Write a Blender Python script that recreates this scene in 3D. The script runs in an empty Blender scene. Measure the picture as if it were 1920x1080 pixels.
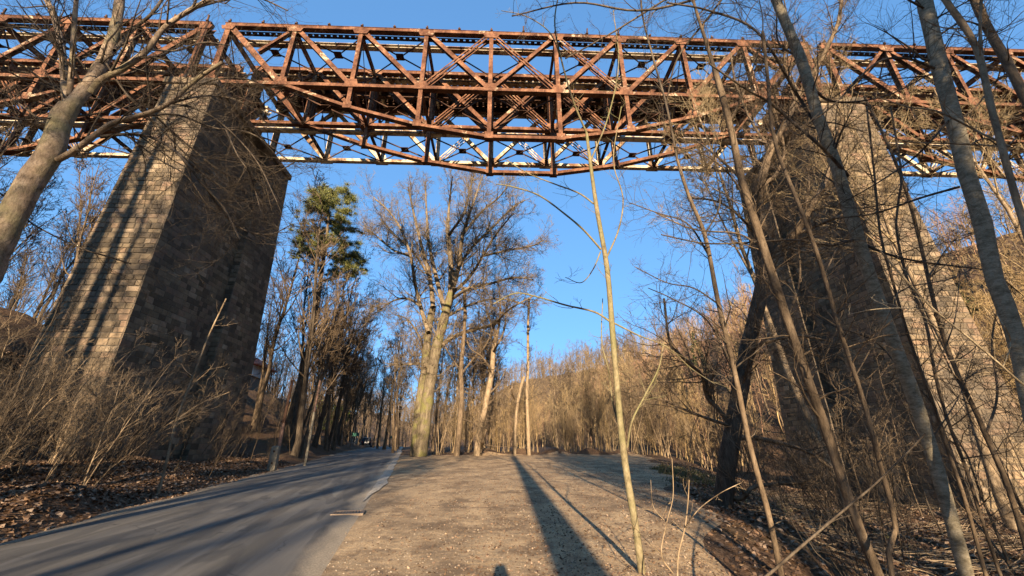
import bpy, math, random
import numpy as np
random.seed(7); rng = np.random.default_rng(7)
R = math.radians
S = bpy.context.scene
COL = S.collection

# ---------------------------------------------------------------- camera, sky, sun, exposure
F = 760.0; PITCH = math.atan(300/760.0); EYE = 1.6
cam_d = bpy.data.cameras.new('camera'); cam = bpy.data.objects.new('camera', cam_d); COL.objects.link(cam)
cam.location = (0, 0, EYE); cam.rotation_euler = (R(90)+PITCH, 0, 0)
cam_d.sensor_width = 36; cam_d.lens = 36*F/1920; cam_d.clip_start = 0.05; cam_d.clip_end = 4000
S.camera = cam
SUN_EL, SUN_AZ = R(13.6), R(-1.3)      # elevation; horizontal drift of the rays to the left of straight ahead
w = bpy.data.worlds.new("World"); S.world = w; w.use_nodes = True
nt = w.node_tree; bg = nt.nodes['Background']
sky = nt.nodes.new('ShaderNodeTexSky'); sky.sky_type = 'NISHITA'; sky.sun_disc = False
sky.sun_elevation = SUN_EL; sky.sun_rotation = math.pi + SUN_AZ
sky.altitude = 300; sky.air_density = 1.0; sky.dust_density = 0.3; sky.ozone_density = 2.5
gm = nt.nodes.new('ShaderNodeGamma'); gm.inputs[1].default_value = 0.42; nt.links.new(sky.outputs[0], gm.inputs[0])
ti = nt.nodes.new('ShaderNodeMix'); ti.data_type = 'RGBA'; ti.blend_type = 'MULTIPLY'; ti.inputs[0].default_value = 1; ti.inputs[7].default_value = (.56, 1.08, 1.72, 1)
nt.links.new(gm.outputs[0], ti.inputs[6]); nt.links.new(ti.outputs[2], bg.inputs[0]); bg.inputs[1].default_value = 0.118
sl = bpy.data.lights.new('sun', 'SUN'); sl.energy = 5.0; sl.angle = R(0.5); sl.color = (1.0, 0.80, 0.57)
so = bpy.data.objects.new('sun', sl); COL.objects.link(so)
so.rotation_euler = (R(90)-SUN_EL, 0, -SUN_AZ)
so.location = (0, -60, 40)
S.view_settings.view_transform = 'Standard'; S.view_settings.look = 'None'
S.view_settings.exposure = 1.6; S.view_settings.gamma = 1

# ---------------------------------------------------------------- helpers
CP, SP = math.cos(PITCH), math.sin(PITCH)
def at(px, py, Y):
    """world point seen at pixel (of the 1920x1080 photo) on the vertical plane Y metres away"""
    up = F*SP+(540-py)*CP; fw = F*CP-(540-py)*SP
    return np.array([(px-960)/fw*Y, Y, EYE+up/fw*Y])
def depth(p): return p[1]*CP+(p[2]-EYE)*SP
def sm(x): x = np.clip(x, 0, 1); return x*x*(3-2*x)

def link(o, parent=None):
    COL.objects.link(o)
    if parent is not None: o.parent = parent
    return o
def tag(o, label=None, cat=None, group=None, kind=None):
    if label: o['label'] = label
    if cat: o['category'] = cat
    if group: o['group'] = group
    if kind: o['kind'] = kind
    return o
def empty(name, loc=(0, 0, 0), rz=0, parent=None):
    o = bpy.data.objects.new(name, None); o.empty_display_size = .3
    o.location = [float(c) for c in loc]; o.rotation_euler = (0, 0, rz)
    return link(o, parent)
def copy_tree(o, parent=None):
    kids = [c for c in CH.get(o.name, [])]
    c = o.copy(); COL.objects.link(c); c.parent = parent
    CH[c.name] = []
    for k in kids: CH[c.name].append(copy_tree(k, c))
    return c
CH = {}
def reg(o, parent):
    CH.setdefault(o.name, [])
    if parent is not None: CH.setdefault(parent.name, []).append(o)
    return o
def build(name, V, Fq, mat, parent=None, Ft=None, smooth=False, uv=None):
    V = np.asarray(V, dtype=np.float32).reshape(-1, 3)
    me = bpy.data.meshes.new(name); me.vertices.add(len(V)); me.vertices.foreach_set('co', V.ravel())
    nq = 0 if Fq is None else len(Fq); ntr = 0 if Ft is None else len(Ft)
    loops = []; starts = []; tot = []
    if nq: loops.append(np.asarray(Fq, dtype=np.int32).ravel()); starts.append(np.arange(nq)*4); tot.append(np.full(nq, 4))
    if ntr: loops.append(np.asarray(Ft, dtype=np.int32).ravel()); starts.append(nq*4+np.arange(ntr)*3); tot.append(np.full(ntr, 3))
    lo = np.concatenate(loops)
    me.loops.add(len(lo)); me.loops.foreach_set('vertex_index', lo)
    me.polygons.add(nq+ntr)
    me.polygons.foreach_set('loop_start', np.concatenate(starts).astype(np.int32))
    me.polygons.foreach_set('loop_total', np.concatenate(tot).astype(np.int32))
    me.polygons.foreach_set('use_smooth', np.full(nq+ntr, bool(smooth)))
    if uv is not None:
        l = me.uv_layers.new(name='UVMap'); l.data.foreach_set('uv', np.asarray(uv, dtype=np.float32)[lo].ravel())
    me.update(calc_edges=True); me.validate()
    if mat: me.materials.append(mat)
    o = bpy.data.objects.new(name, me); link(o, parent); reg(o, parent)
    return o

class MB:
    """collects boxes, bars, tubes and plates for ONE mesh"""
    def __init__(s): s.V = []; s.Q = []; s.T = []; s.n = 0
    def add(s, V, Q=None, T=None):
        V = np.asarray(V, float).reshape(-1, 3)
        if Q is not None and len(Q): s.Q.append(np.asarray(Q)+s.n)
        if T is not None and len(T): s.T.append(np.asarray(T)+s.n)
        s.V.append(V); s.n += len(V); return s
    BQ = np.array([[0,3,2,1],[4,5,6,7],[0,1,5,4],[1,2,6,5],[2,3,7,6],[3,0,4,7]])
    def box(s, x0, x1, y0, y1, z0, z1):
        return s.add([(x0,y0,z0),(x1,y0,z0),(x1,y1,z0),(x0,y1,z0),(x0,y0,z1),(x1,y0,z1),(x1,y1,z1),(x0,y1,z1)], s.BQ)
    def bar(s, p, q, wa, wb, ref=(0, 1, 0), off=(0, 0)):
        """box from p to q, wa wide along ref, wb wide across it"""
        p = np.array(p, float); q = np.array(q, float); d = q-p; d /= np.linalg.norm(d)
        r = np.array(ref, float); r = r-d*np.dot(r, d); r /= np.linalg.norm(r); t = np.cross(d, r)
        p = p+r*off[0]+t*off[1]; q = q+r*off[0]+t*off[1]; V = []
        for c in (p, q):
            for a, b in ((-1,-1),(1,-1),(1,1),(-1,1)): V.append(c+r*a*wa/2+t*b*wb/2)
        return s.add(V, s.BQ)
    def ibeam(s, p, q, wa, wb, ref=(0, 1, 0), th=.03):
        s.bar(p, q, th, wb, ref, (wa/2, 0)); s.bar(p, q, th, wb, ref, (-wa/2, 0)); s.bar(p, q, wa-th-.004, th*1.2, ref)
        return s
    def tubes(s, P, Rr, k=5):
        V, Q = tube_geo(P, Rr, k); return s.add(V, Q)
    def cyl(s, p, q, r0, r1=None, k=10, cap=True):
        r1 = r0 if r1 is None else r1
        V, Q = tube_geo(np.array([[p, q]], float), np.array([[r0, r1]]), k); n = s.n; s.add(V, Q)
        if cap:
            c = len(V); T = []
            s.add([p, q]); 
            for i in range(k):
                j = (i+1) % k
                T.append((n+i, n+j, n+c)); T.append((n+k+j, n+k+i, n+c+1))
            s.T.append(np.array(T))
        return s
    def ob(s, name, mat, parent=None, smooth=False, uv=None):
        return build(name, np.concatenate(s.V), np.concatenate(s.Q) if s.Q else None, mat, parent, np.concatenate(s.T) if s.T else None, smooth, uv)

def tube_geo(P, Rr, k):
    P = np.asarray(P, float); Rr = np.asarray(Rr, float); C, N, _ = P.shape
    T = np.empty_like(P); T[:, 1:-1] = P[:, 2:]-P[:, :-2] if N > 2 else T[:, 1:-1]
    T[:, 0] = P[:, 1]-P[:, 0]; T[:, -1] = P[:, -1]-P[:, -2]
    T /= np.linalg.norm(T, axis=2, keepdims=True)+1e-9
    m = P[:, -1]-P[:, 0]; m /= np.linalg.norm(m, axis=1, keepdims=True)+1e-9
    ref = np.where(np.abs(m[:, 2:3]) > .7, np.array([[1., 0, 0]]), np.array([[0, 0, 1.]]))
    ref = np.repeat(ref[:, None, :], N, 1)
    A = np.cross(T, ref); A /= np.linalg.norm(A, axis=2, keepdims=True)+1e-9; B = np.cross(T, A)
    th = np.arange(k)*2*np.pi/k
    V = P[:, :, None, :]+Rr[:, :, None, None]*(np.cos(th)[None, None, :, None]*A[:, :, None, :]+np.sin(th)[None, None, :, None]*B[:, :, None, :])
    idx = np.arange(C*N*k).reshape(C, N, k); a = idx[:, :-1]; b = idx[:, 1:]
    Q = np.stack([a, b, np.roll(b, -1, 2), np.roll(a, -1, 2)], -1).reshape(-1, 4)
    return V.reshape(-1, 3), Q

# ---------------------------------------------------------------- materials
def nodes(m): m.use_nodes = True; return m.node_tree, m.node_tree.nodes['Principled BSDF']
def ramp(nt, src, stops):
    r = nt.nodes.new('ShaderNodeValToRGB'); e = r.color_ramp.elements
    while len(e) < len(stops): e.new(.5)
    for i, (p, c) in enumerate(stops): e[i].position = p; e[i].color = (*c, 1)
    nt.links.new(src, r.inputs[0]); return r.outputs[0]
def noise(nt, vec, scale, detail=6, rough=.6, dist=0):
    n = nt.nodes.new('ShaderNodeTexNoise'); n.inputs['Scale'].default_value = scale; n.inputs['Detail'].default_value = detail
    n.inputs['Roughness'].default_value = rough; n.inputs['Distortion'].default_value = dist
    if vec is not None: nt.links.new(vec, n.inputs['Vector'])
    return n.outputs[0]
def coord(nt, kind='Object', scale=(1, 1, 1)):
    t = nt.nodes.new('ShaderNodeTexCoord'); m = nt.nodes.new('ShaderNodeMapping'); m.inputs['Scale'].default_value = scale
    nt.links.new(t.outputs[kind], m.inputs[0]); return m.outputs[0]
def mix(nt, f, a, b, mode='MIX'):
    m = nt.nodes.new('ShaderNodeMix'); m.data_type = 'RGBA'; m.blend_type = mode
    for s, v in ((0, f), (6, a), (7, b)):
        if hasattr(v, 'links') or hasattr(v, 'is_linked'): nt.links.new(v, m.inputs[s])
        elif s == 0: m.inputs[0].default_value = v
        else: m.inputs[s].default_value = (*v, 1)
    return m.outputs[2]
def bump(nt, b, h, st=.5, d=.02, prev=None):
    n = nt.nodes.new('ShaderNodeBump'); n.inputs['Strength'].default_value = st; n.inputs['Distance'].default_value = d
    nt.links.new(h, n.inputs['Height'])
    if prev is not None: nt.links.new(prev, n.inputs['Normal'])
    nt.links.new(n.outputs[0], b.inputs['Normal']); return n.outputs[0]
def math_n(nt, op, a, b=None):
    m = nt.nodes.new('ShaderNodeMath'); m.operation = op; m.use_clamp = op in ('MULTIPLY', 'ADD', 'SUBTRACT')
    for i, v in enumerate((a, b)):
        if v is None: continue
        if isinstance(v, (int, float)): m.inputs[i].default_value = v
        else: nt.links.new(v, m.inputs[i])
    return m.outputs[0]
def plain(name, stops, scale=3, rough=.8, bs=.4, bd=.02, cs=(1, 1, 1), metal=0, kind='Object', detail=7):
    m = bpy.data.materials.new(name); nt, b = nodes(m)
    v = coord(nt, kind, cs); n = noise(nt, v, scale, detail)
    nt.links.new(ramp(nt, n, stops), b.inputs['Base Color']); b.inputs['Roughness'].default_value = rough; b.inputs['Metallic'].default_value = metal
    b.inputs['Specular IOR Level'].default_value = .25
    if bs: bump(nt, b, noise(nt, v, scale*6, 4), bs, bd)
    return m
def bark(name, dark, mid, light, scale=4, moss=None, stretch=.25, bd=.02):
    m = bpy.data.materials.new(name); nt, b = nodes(m)
    v = coord(nt, 'Object', (1, 1, stretch)); n = noise(nt, v, scale*2, 8, .65, .4)
    c = ramp(nt, n, [(.3, dark), (.5, mid), (.72, light)])
    if moss:
        v2 = coord(nt, 'Object'); n2 = noise(nt, v2, 1.1, 4)
        c = mix(nt, ramp(nt, n2, [(.48, (0, 0, 0)), (.62, (.8, .8, .8))]), c, moss)
    nt.links.new(c, b.inputs['Base Color']); b.inputs['Roughness'].default_value = .9; b.inputs['Specular IOR Level'].default_value = .15
    v3 = coord(nt, 'Object', (1, 1, .35 if stretch < 1 else 3)); ck = ramp(nt, noise(nt, v3, scale*9, 6, .8, .6), [(.36, (.45, .42, .4)), (.5, (1, 1, 1)), (.7, (1.15, 1.12, 1.08))])
    c = mix(nt, .9, c, ck, 'MULTIPLY'); nt.links.new(c, b.inputs['Base Color'])
    n1 = bump(nt, b, noise(nt, v, scale*5, 5, .7), .8, bd); bump(nt, b, noise(nt, v3, scale*14, 4, .7), .5, bd*.4, n1)
    return m
def island(name, stops, rough=.85, kind=None):
    m = bpy.data.materials.new(name); nt, b = nodes(m)
    g = nt.nodes.new('ShaderNodeNewGeometry')
    nt.links.new(ramp(nt, g.outputs['Random Per Island'], stops), b.inputs['Base Color'])
    b.inputs['Roughness'].default_value = rough; b.inputs['Specular IOR Level'].default_value = .2
    return m
M = {}
M['bark_dark'] = bark('bark_dark', (.035, .026, .018), (.085, .065, .045), (.15, .12, .085))
M['bark_brown'] = bark('bark_brown', (.06, .042, .026), (.14, .10, .062), (.23, .17, .11))
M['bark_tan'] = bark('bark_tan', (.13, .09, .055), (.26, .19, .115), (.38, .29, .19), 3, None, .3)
M['bark_big'] = bark('bark_big', (.06, .045, .028), (.14, .11, .07), (.23, .185, .12), 2.5, (.15, .14, .045), .22, .05)
M['bark_fore'] = bark('bark_fore', (.11, .08, .052), (.25, .185, .125), (.42, .33, .235), 3.6, (.21, .185, .095), .7, .02)
M['bark_grey'] = bark('bark_grey', (.13, .105, .065), (.28, .235, .155), (.42, .355, .25), 4.0, None, 2.2, .015)
M['bark_sapling'] = bark('bark_sapling', (.09, .072, .04), (.19, .155, .085), (.27, .225, .135), 5, (.16, .15, .065), .6, .008)
M['bark_pale'] = bark('bark_pale', (.20, .15, .09), (.36, .28, .17), (.5, .41, .27), 4)
M['twig_straw'] = bark('twig_straw', (.16, .10, .05), (.33, .23, .11), (.48, .36, .19), .8)
M['twig_red'] = bark('twig_red', (.13, .07, .045), (.27, .16, .10), (.38, .25, .16), .5)
M['twig_tree'] = bark('twig_tree', (.08, .058, .036), (.18, .135, .085), (.28, .22, .14), .9)
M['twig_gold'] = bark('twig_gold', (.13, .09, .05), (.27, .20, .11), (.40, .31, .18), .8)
M['twig_white'] = bark('twig_white', (.4, .33, .27), (.55, .47, .4), (.65, .58, .5), .5)
M['needles'] = island('needles', [(0, (.06, .075, .02)), (.5, (.15, .155, .045)), (1, (.26, .24, .08))])
M['needles_far'] = island('needles_far', [(0, (.02, .035, .012)), (1, (.07, .08, .03))])
M['ivy'] = island('ivy', [(0, (.04, .06, .01)), (.5, (.10, .12, .03)), (1, (.22, .22, .06))])
M['leaf'] = island('leaf', [(0, (.045, .026, .016)), (.4, (.13, .075, .042)), (.75, (.23, .145, .088)), (1, (.35, .25, .165))])
M['pebble'] = island('pebble', [(0, (.12, .09, .06)), (.7, (.26, .20, .14)), (1, (.38, .32, .24))])
M['grass'] = island('grass', [(0, (.06, .058, .025)), (1, (.14, .125, .055))])

def rust_mat(name, stops, cream, amt):
    m = bpy.data.materials.new(name); nt, b = nodes(m); v = coord(nt)
    c = ramp(nt, noise(nt, v, 3.4, 10, .8, .8), stops)
    c = mix(nt, 1, c, ramp(nt, noise(nt, v, .9, 5, .6), [(.38, (.34, .29, .27)), (.64, (1.0, .97, .93))]), 'MULTIPLY')
    f = ramp(nt, noise(nt, v, .55, 8, .75, .8), [(amt, (0, 0, 0)), (amt+.07, (1, 1, 1))])
    c = mix(nt, f, c, cream)
    sp = ramp(nt, noise(nt, v, 7, 8, .8), [(.52, (0, 0, 0)), (.66, (.75, .75, .75))])
    c = mix(nt, sp, c, (.085, .045, .028))
    nt.links.new(c, b.inputs['Base Color']); b.inputs['Roughness'].default_value = .85; b.inputs['Specular IOR Level'].default_value = .2
    bump(nt, b, noise(nt, v, 22, 5), .5, .01)
    return m
M['rust'] = rust_mat('rust', [(.3, (.05, .027, .018)), (.44, (.15, .068, .038)), (.56, (.25, .122, .066)), (.7, (.33, .20, .115))], (.44, .34, .22), .585)
M['rust_pale'] = rust_mat('rust_pale', [(.25, (.12, .06, .035)), (.45, (.26, .15, .085)), (.65, (.38, .27, .165))], (.54, .45, .31), .46)
M['rust_mid'] = rust_mat('rust_mid', [(.3, (.05, .03, .02)), (.5, (.13, .07, .045)), (.7, (.26, .16, .10))], (.4, .3, .2), .6)
M['rust_dark'] = rust_mat('rust_dark', [(.3, (.05, .03, .02)), (.7, (.13, .07, .045))], (.2, .13, .08), .68)
M['sleeper_wood'] = plain('sleeper_wood', [(.3, (.04, .03, .022)), (.7, (.11, .085, .065))], 3, .9)

# coursed rubble stone: every stone is modelled, colour varies stone by stone, stains run over it
def stone_mat():
    m = bpy.data.materials.new('sandstone'); nt, b = nodes(m)
    g = nt.nodes.new('ShaderNodeNewGeometry'); v = coord(nt)
    c = ramp(nt, g.outputs['Random Per Island'], [(0, (.09, .068, .042)), (.35, (.19, .142, .086)), (.65, (.29, .215, .128)), (.88, (.27, .175, .11)), (1, (.40, .31, .20))])
    c = mix(nt, .55, c, ramp(nt, noise(nt, v, 5, 8, .7), [(.3, (.25, .23, .2)), (.7, (1, 1, 1))]), 'MULTIPLY')
    c = mix(nt, ramp(nt, noise(nt, v, .33, 6, .65), [(.42, (.6, .6, .6)), (.62, (0, 0, 0))]), c, (.075, .062, .05))
    nt.links.new(c, b.inputs['Base Color']); b.inputs['Roughness'].default_value = .92; b.inputs['Specular IOR Level'].default_value = .15
    bump(nt, b, noise(nt, v, 16, 6, .7), .6, .02)
    return m
M['stone'] = stone_mat()
M['mortar'] = plain('mortar', [(.3, (.06, .05, .038)), (.7, (.15, .125, .095))], 4, .95)
M['concrete'] = plain('concrete', [(.3, (.12, .10, .07)), (.7, (.27, .235, .17))], 5, .9)
M['pole'] = plain('pole', [(.3, (.12, .07, .05)), (.7, (.28, .17, .12))], 6, .8)

# ---------------------------------------------------------------- terrain
def rw(Y): return 5.1+.03*np.clip(Y, 0, 50)
def uu(X, Y): return X+.9+.24*Y
def base(Y): return .02*np.clip(Y, -60, 92)-.03*np.clip(Y-92, 0, 60)
SN = [(rng.uniform(.25, 2.2), rng.uniform(0, 6.28), rng.uniform(0, 6.28)) for _ in range(22)]
def bumps(X, Y):
    z = 0
    for k, a, ph in SN: z = z+np.sin(k*(X*np.cos(a)+Y*np.sin(a))*1.6+ph)/(k+.6)
    return z/6
def lot_r(X, Y): return X-(1.0+.30*Y)-.35*np.sin(Y*.7)-.2*np.sin(Y*1.9+1)
def H(X, Y):
    X = np.asarray(X, float); Y = np.asarray(Y, float)
    u = uu(X, Y); v = -u-rw(Y); z = base(Y)
    far = sm((Y-28)/15)
    z = z+(.12+.25*far)*np.clip(v, 0, 7)+.75*np.clip(v-7, 0, 9-2*far)+.33*np.clip(v-16, 0, 40)*(1-far*.95)
    z = z-.22*np.exp(-((v-.9)/.5)**2)*(v > 0)
    r = X-(1.0+.30*Y)
    z = z-1.4*sm(r/7)-.9*np.exp(-((X-5.2)/2.2)**2-((Y-5.6)/2.6)**2)
    xt = 27-.25*np.clip(Y-40, 0, 500)
    z = z+.6*np.clip(X-xt, 0, 60)*sm((X-xt)/8+.15)
    z = z+.11*np.clip(Y-170, 0, 200)
    bm = np.clip(sm((v-.3)/1.5)+sm((r-.8)/2), 0, 1)*(1+sm((np.abs(X)-20)/20))
    z = z+bumps(X, Y)*.30*bm
    lip = np.exp(-((Y-46.5-.6*np.sin(X*.9))/1.3)**2)*sm((u-5)/3)*sm((14-X)/3)
    z = z+.45*lip*(1+.5*np.sin(X*1.7))
    return z
def hz(x, y): return float(H(x, y))
def axis(lo, hi, f0, f1, fine, grow=1.18):
    a = list(np.arange(f0, f1+1e-6, fine)); s = fine
    x = f1
    while x < hi: s *= grow; x += s; a.append(min(x, hi))
    s = fine; x = f0; b = []
    while x > lo: s *= grow; x -= s; b.append(max(x, lo))
    return np.array(b[::-1]+a)
def grid_mesh(name, X, Y, Z, mat, uv=None):
    ny, nx = X.shape; idx = np.arange(nx*ny).reshape(ny, nx)
    Q = np.stack([idx[:-1, :-1], idx[:-1, 1:], idx[1:, 1:], idx[1:, :-1]], -1).reshape(-1, 4)
    return build(name, np.stack([X, Y, Z], -1).reshape(-1, 3), Q, mat, smooth=True, uv=uv)
def ground_mat():
    m = bpy.data.materials.new('forest_floor'); nt, b = nodes(m); v = coord(nt)
    c = ramp(nt, noise(nt, v, 11, 9, .75), [(.3, (.035, .022, .014)), (.5, (.11, .066, .038)), (.62, (.2, .13, .08)), (.75, (.33, .24, .16))])
    g = ramp(nt, noise(nt, v, .25, 5), [(.55, (0, 0, 0)), (.72, (.55, .55, .55))])
    c = mix(nt, g, c, (.13, .11, .05))
    nt.links.new(c, b.inputs['Base Color']); b.inputs['Roughness'].default_value = .95; b.inputs['Specular IOR Level'].default_value = .1
    bump(nt, b, noise(nt, v, 14, 8, .75), 1, .06)
    return m
xs = axis(-900, 900, -26, 26, .3); ys = axis(-300, 1200, -6, 50, .3)
GX, GY = np.meshgrid(xs, ys)
tag(grid_mesh('ground', GX, GY, H(GX, GY), ground_mat()), kind='structure')

# gravel lot
def gravel_mat():
    m = bpy.data.materials.new('gravel'); nt, b = nodes(m); v = coord(nt)
    c = ramp(nt, noise(nt, v, 34, 5, .75), [(.25, (.15, .10, .06)), (.42, (.38, .265, .15)), (.56, (.52, .375, .22)), (.75, (.66, .51, .33))])
    vv = coord(nt, 'Object', (1, .35, 1))
    d = ramp(nt, noise(nt, vv, .8, 7, .75, 1.2), [(.34, (.48, .42, .36)), (.5, (.85, .82, .78)), (.66, (1.12, 1.08, 1.0))])
    c = mix(nt, .8, c, d, 'MULTIPLY')
    f = ramp(nt, noise(nt, v, 1.1, 6, .7), [(.48, (0, 0, 0)), (.60, (.8, .8, .8))])
    c = mix(nt, f, c, (.15, .10, .06))
    f2 = ramp(nt, noise(nt, coord(nt, 'Object', (1, .6, 1)), .45, 7, .7, .8), [(.48, (0, 0, 0)), (.66, (.65, .65, .65))])
    c = mix(nt, f2, c, (.17, .12, .075))
    nt.links.new(c, b.inputs['Base Color']); b.inputs['Roughness'].default_value = .95; b.inputs['Specular IOR Level'].default_value = .15
    n1 = bump(nt, b, noise(nt, v, 45, 5, .8), .7, .012); n2 = bump(nt, b, noise(nt, coord(nt, 'Object', (1.6, .22, 1)), 1.4, 4, .5, .6), .9, .10, n1); bump(nt, b, noise(nt, v, 5, 5), .7, .04, n2)
    return m
Ys = np.concatenate([np.arange(1.5, 20, .25), np.arange(20, 45.5, .5)]); ts = np.linspace(0, 1, 40)
YY, TT = np.meshgrid(Ys, ts, indexing='ij')
x0 = -.9-.24*YY-.15; x1 = 1.0+.30*YY+.5+.35*np.sin(YY*.7)+.2*np.sin(YY*1.9+1)
XX = x0+(x1-x0)*TT
tag(grid_mesh('gravel_lot', XX, YY, H(XX, YY)+.022-.05*sm((TT-.93)/.07)-.004, gravel_mat()), kind='structure')
# road
def road_mat():
    m = bpy.data.materials.new('asphalt'); nt, b = nodes(m)
    v = coord(nt, 'UV'); v2 = coord(nt, 'UV', (1, .06, 1)); t = nt.nodes.new('ShaderNodeSeparateXYZ'); nt.links.new(v, t.inputs[0])
    c = ramp(nt, noise(nt, v, 60, 4, .8), [(.3, (.058, .053, .045)), (.7, (.135, .122, .102))])
    c = mix(nt, ramp(nt, noise(nt, v2, 2.2, 5, .6, .6), [(.42, (0, 0, 0)), (.66, (.8, .8, .8))]), c, (.19, .172, .145))
    c = mix(nt, ramp(nt, noise(nt, coord(nt, 'UV', (.8, .16, 1)), 1.3, 3, .4, 1.5), [(.53, (0, 0, 0)), (.56, (.45, .45, .45))]), c, (.05, .048, .046))
    vo = nt.nodes.new('ShaderNodeTexVoronoi'); vo.feature = 'DISTANCE_TO_EDGE'; vo.inputs['Scale'].default_value = .55
    wv = nt.nodes.new('ShaderNodeVectorMath'); wv.operation = 'ADD'; nz = nt.nodes.new('ShaderNodeTexNoise'); nz.inputs['Scale'].default_value = 1.6; nz.inputs['Detail'].default_value = 6; nt.links.new(v, nz.inputs['Vector'])
    nt.links.new(v, wv.inputs[0]); nt.links.new(nz.outputs['Color'], wv.inputs[1]); nt.links.new(wv.outputs[0], vo.inputs['Vector'])
    ck = ramp(nt, vo.outputs['Distance'], [(.0, (1, 1, 1)), (.012, (0, 0, 0))]); mk = ramp(nt, noise(nt, v, .7, 3), [(.5, (0, 0, 0)), (.56, (.8, .8, .8))])
    c = mix(nt, math_n(nt, 'MULTIPLY', ck, mk), c, (.02, .02, .02))
    # dusty right edge
    wob = noise(nt, coord(nt, 'UV', (1, .5, 1)), 1.1, 5); e = math_n(nt, 'MULTIPLY', wob, .75)
    off = nt.nodes.new('ShaderNodeMath'); off.operation = 'ADD'; off.inputs[1].default_value = .14; nt.links.new(t.outputs[0], off.inputs[0])
    e2 = nt.nodes.new('ShaderNodeMath'); e2.operation = 'ADD'; nt.links.new(off.outputs[0], e2.inputs[0]); nt.links.new(e, e2.inputs[1])
    ed = ramp(nt, e2.outputs[0], [(.0, (0, 0, 0)), (1, (1, 1, 1))]); r = ed.node.color_ramp.elements; r[0].position = .0; r[1].position = .34
    c = mix(nt, ed, c, ramp(nt, noise(nt, v, 30, 5, .8), [(.35, (.20, .155, .10)), (.7, (.52, .42, .29))]))
    nt.links.new(c, b.inputs['Base Color']); b.inputs['Roughness'].default_value = .8; b.inputs['Specular IOR Level'].default_value = .3
    bump(nt, b, noise(nt, v, 70, 5, .8), 1, .012)
    return m
Ys = np.arange(-30, 101, .8); us = np.linspace(0, 1, 24)
YY, UU = np.meshgrid(Ys, us, indexing='ij'); Wd = rw(YY)
U = -Wd-.05+(Wd+.05)*UU; XX = U-.9-.24*YY
ZZ = base(YY)+.035+.05*(1-(2*UU-1)**2)*.6
edge = np.minimum(UU, 1-UU); ZZ = ZZ-.02*(edge < .01)
tag(grid_mesh('road', XX, YY, ZZ, road_mat(), uv=np.stack([U, YY], -1).reshape(-1, 2)), kind='structure')
# pale worn strip between asphalt and gravel
Ysv = np.arange(12, 60, .25); YY, VV = np.meshgrid(Ysv, np.linspace(0, 1, 7), indexing='ij')
U0 = -.16+.015*np.sin(YY*1.3)+.012*np.sin(YY*3.1); wv = (.40+.03*np.sin(YY*.9)+.02*np.sin(YY*2.3))*np.clip((YY-11.8)/5, .02, 1)
M['strip'] = plain('edge_strip', [(.3, (.22, .18, .13)), (.5, (.38, .33, .26)), (.75, (.52, .46, .36))], 14, .95, .8, .02)
XX = U0+VV*wv-.9-.24*YY; tag(grid_mesh('road_edge_strip', XX, YY, base(YY)+.046+.006*np.sin(VV*3.14), M['strip']), kind='structure')
# sandy verge on the far left side of the road
M['verge'] = plain('verge_sand', [(.3, (.12, .095, .065)), (.55, (.25, .20, .14)), (.75, (.4, .33, .24))], 18, .95, .8, .02)
vv_ = np.linspace(0, 1, 6); Ysv = np.arange(0, 92, .5); YY, VV = np.meshgrid(Ysv, vv_, indexing='ij')
wv = .38+.12*np.sin(YY*1.3)+.08*np.sin(YY*3.1)
XX = -.9-.24*YY-rw(YY)+.03-VV*wv
tag(grid_mesh('road_verge', XX, YY, np.maximum(base(YY)+.028-.02*VV, H(XX, YY)+.006), M['verge']), kind='structure')

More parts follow.
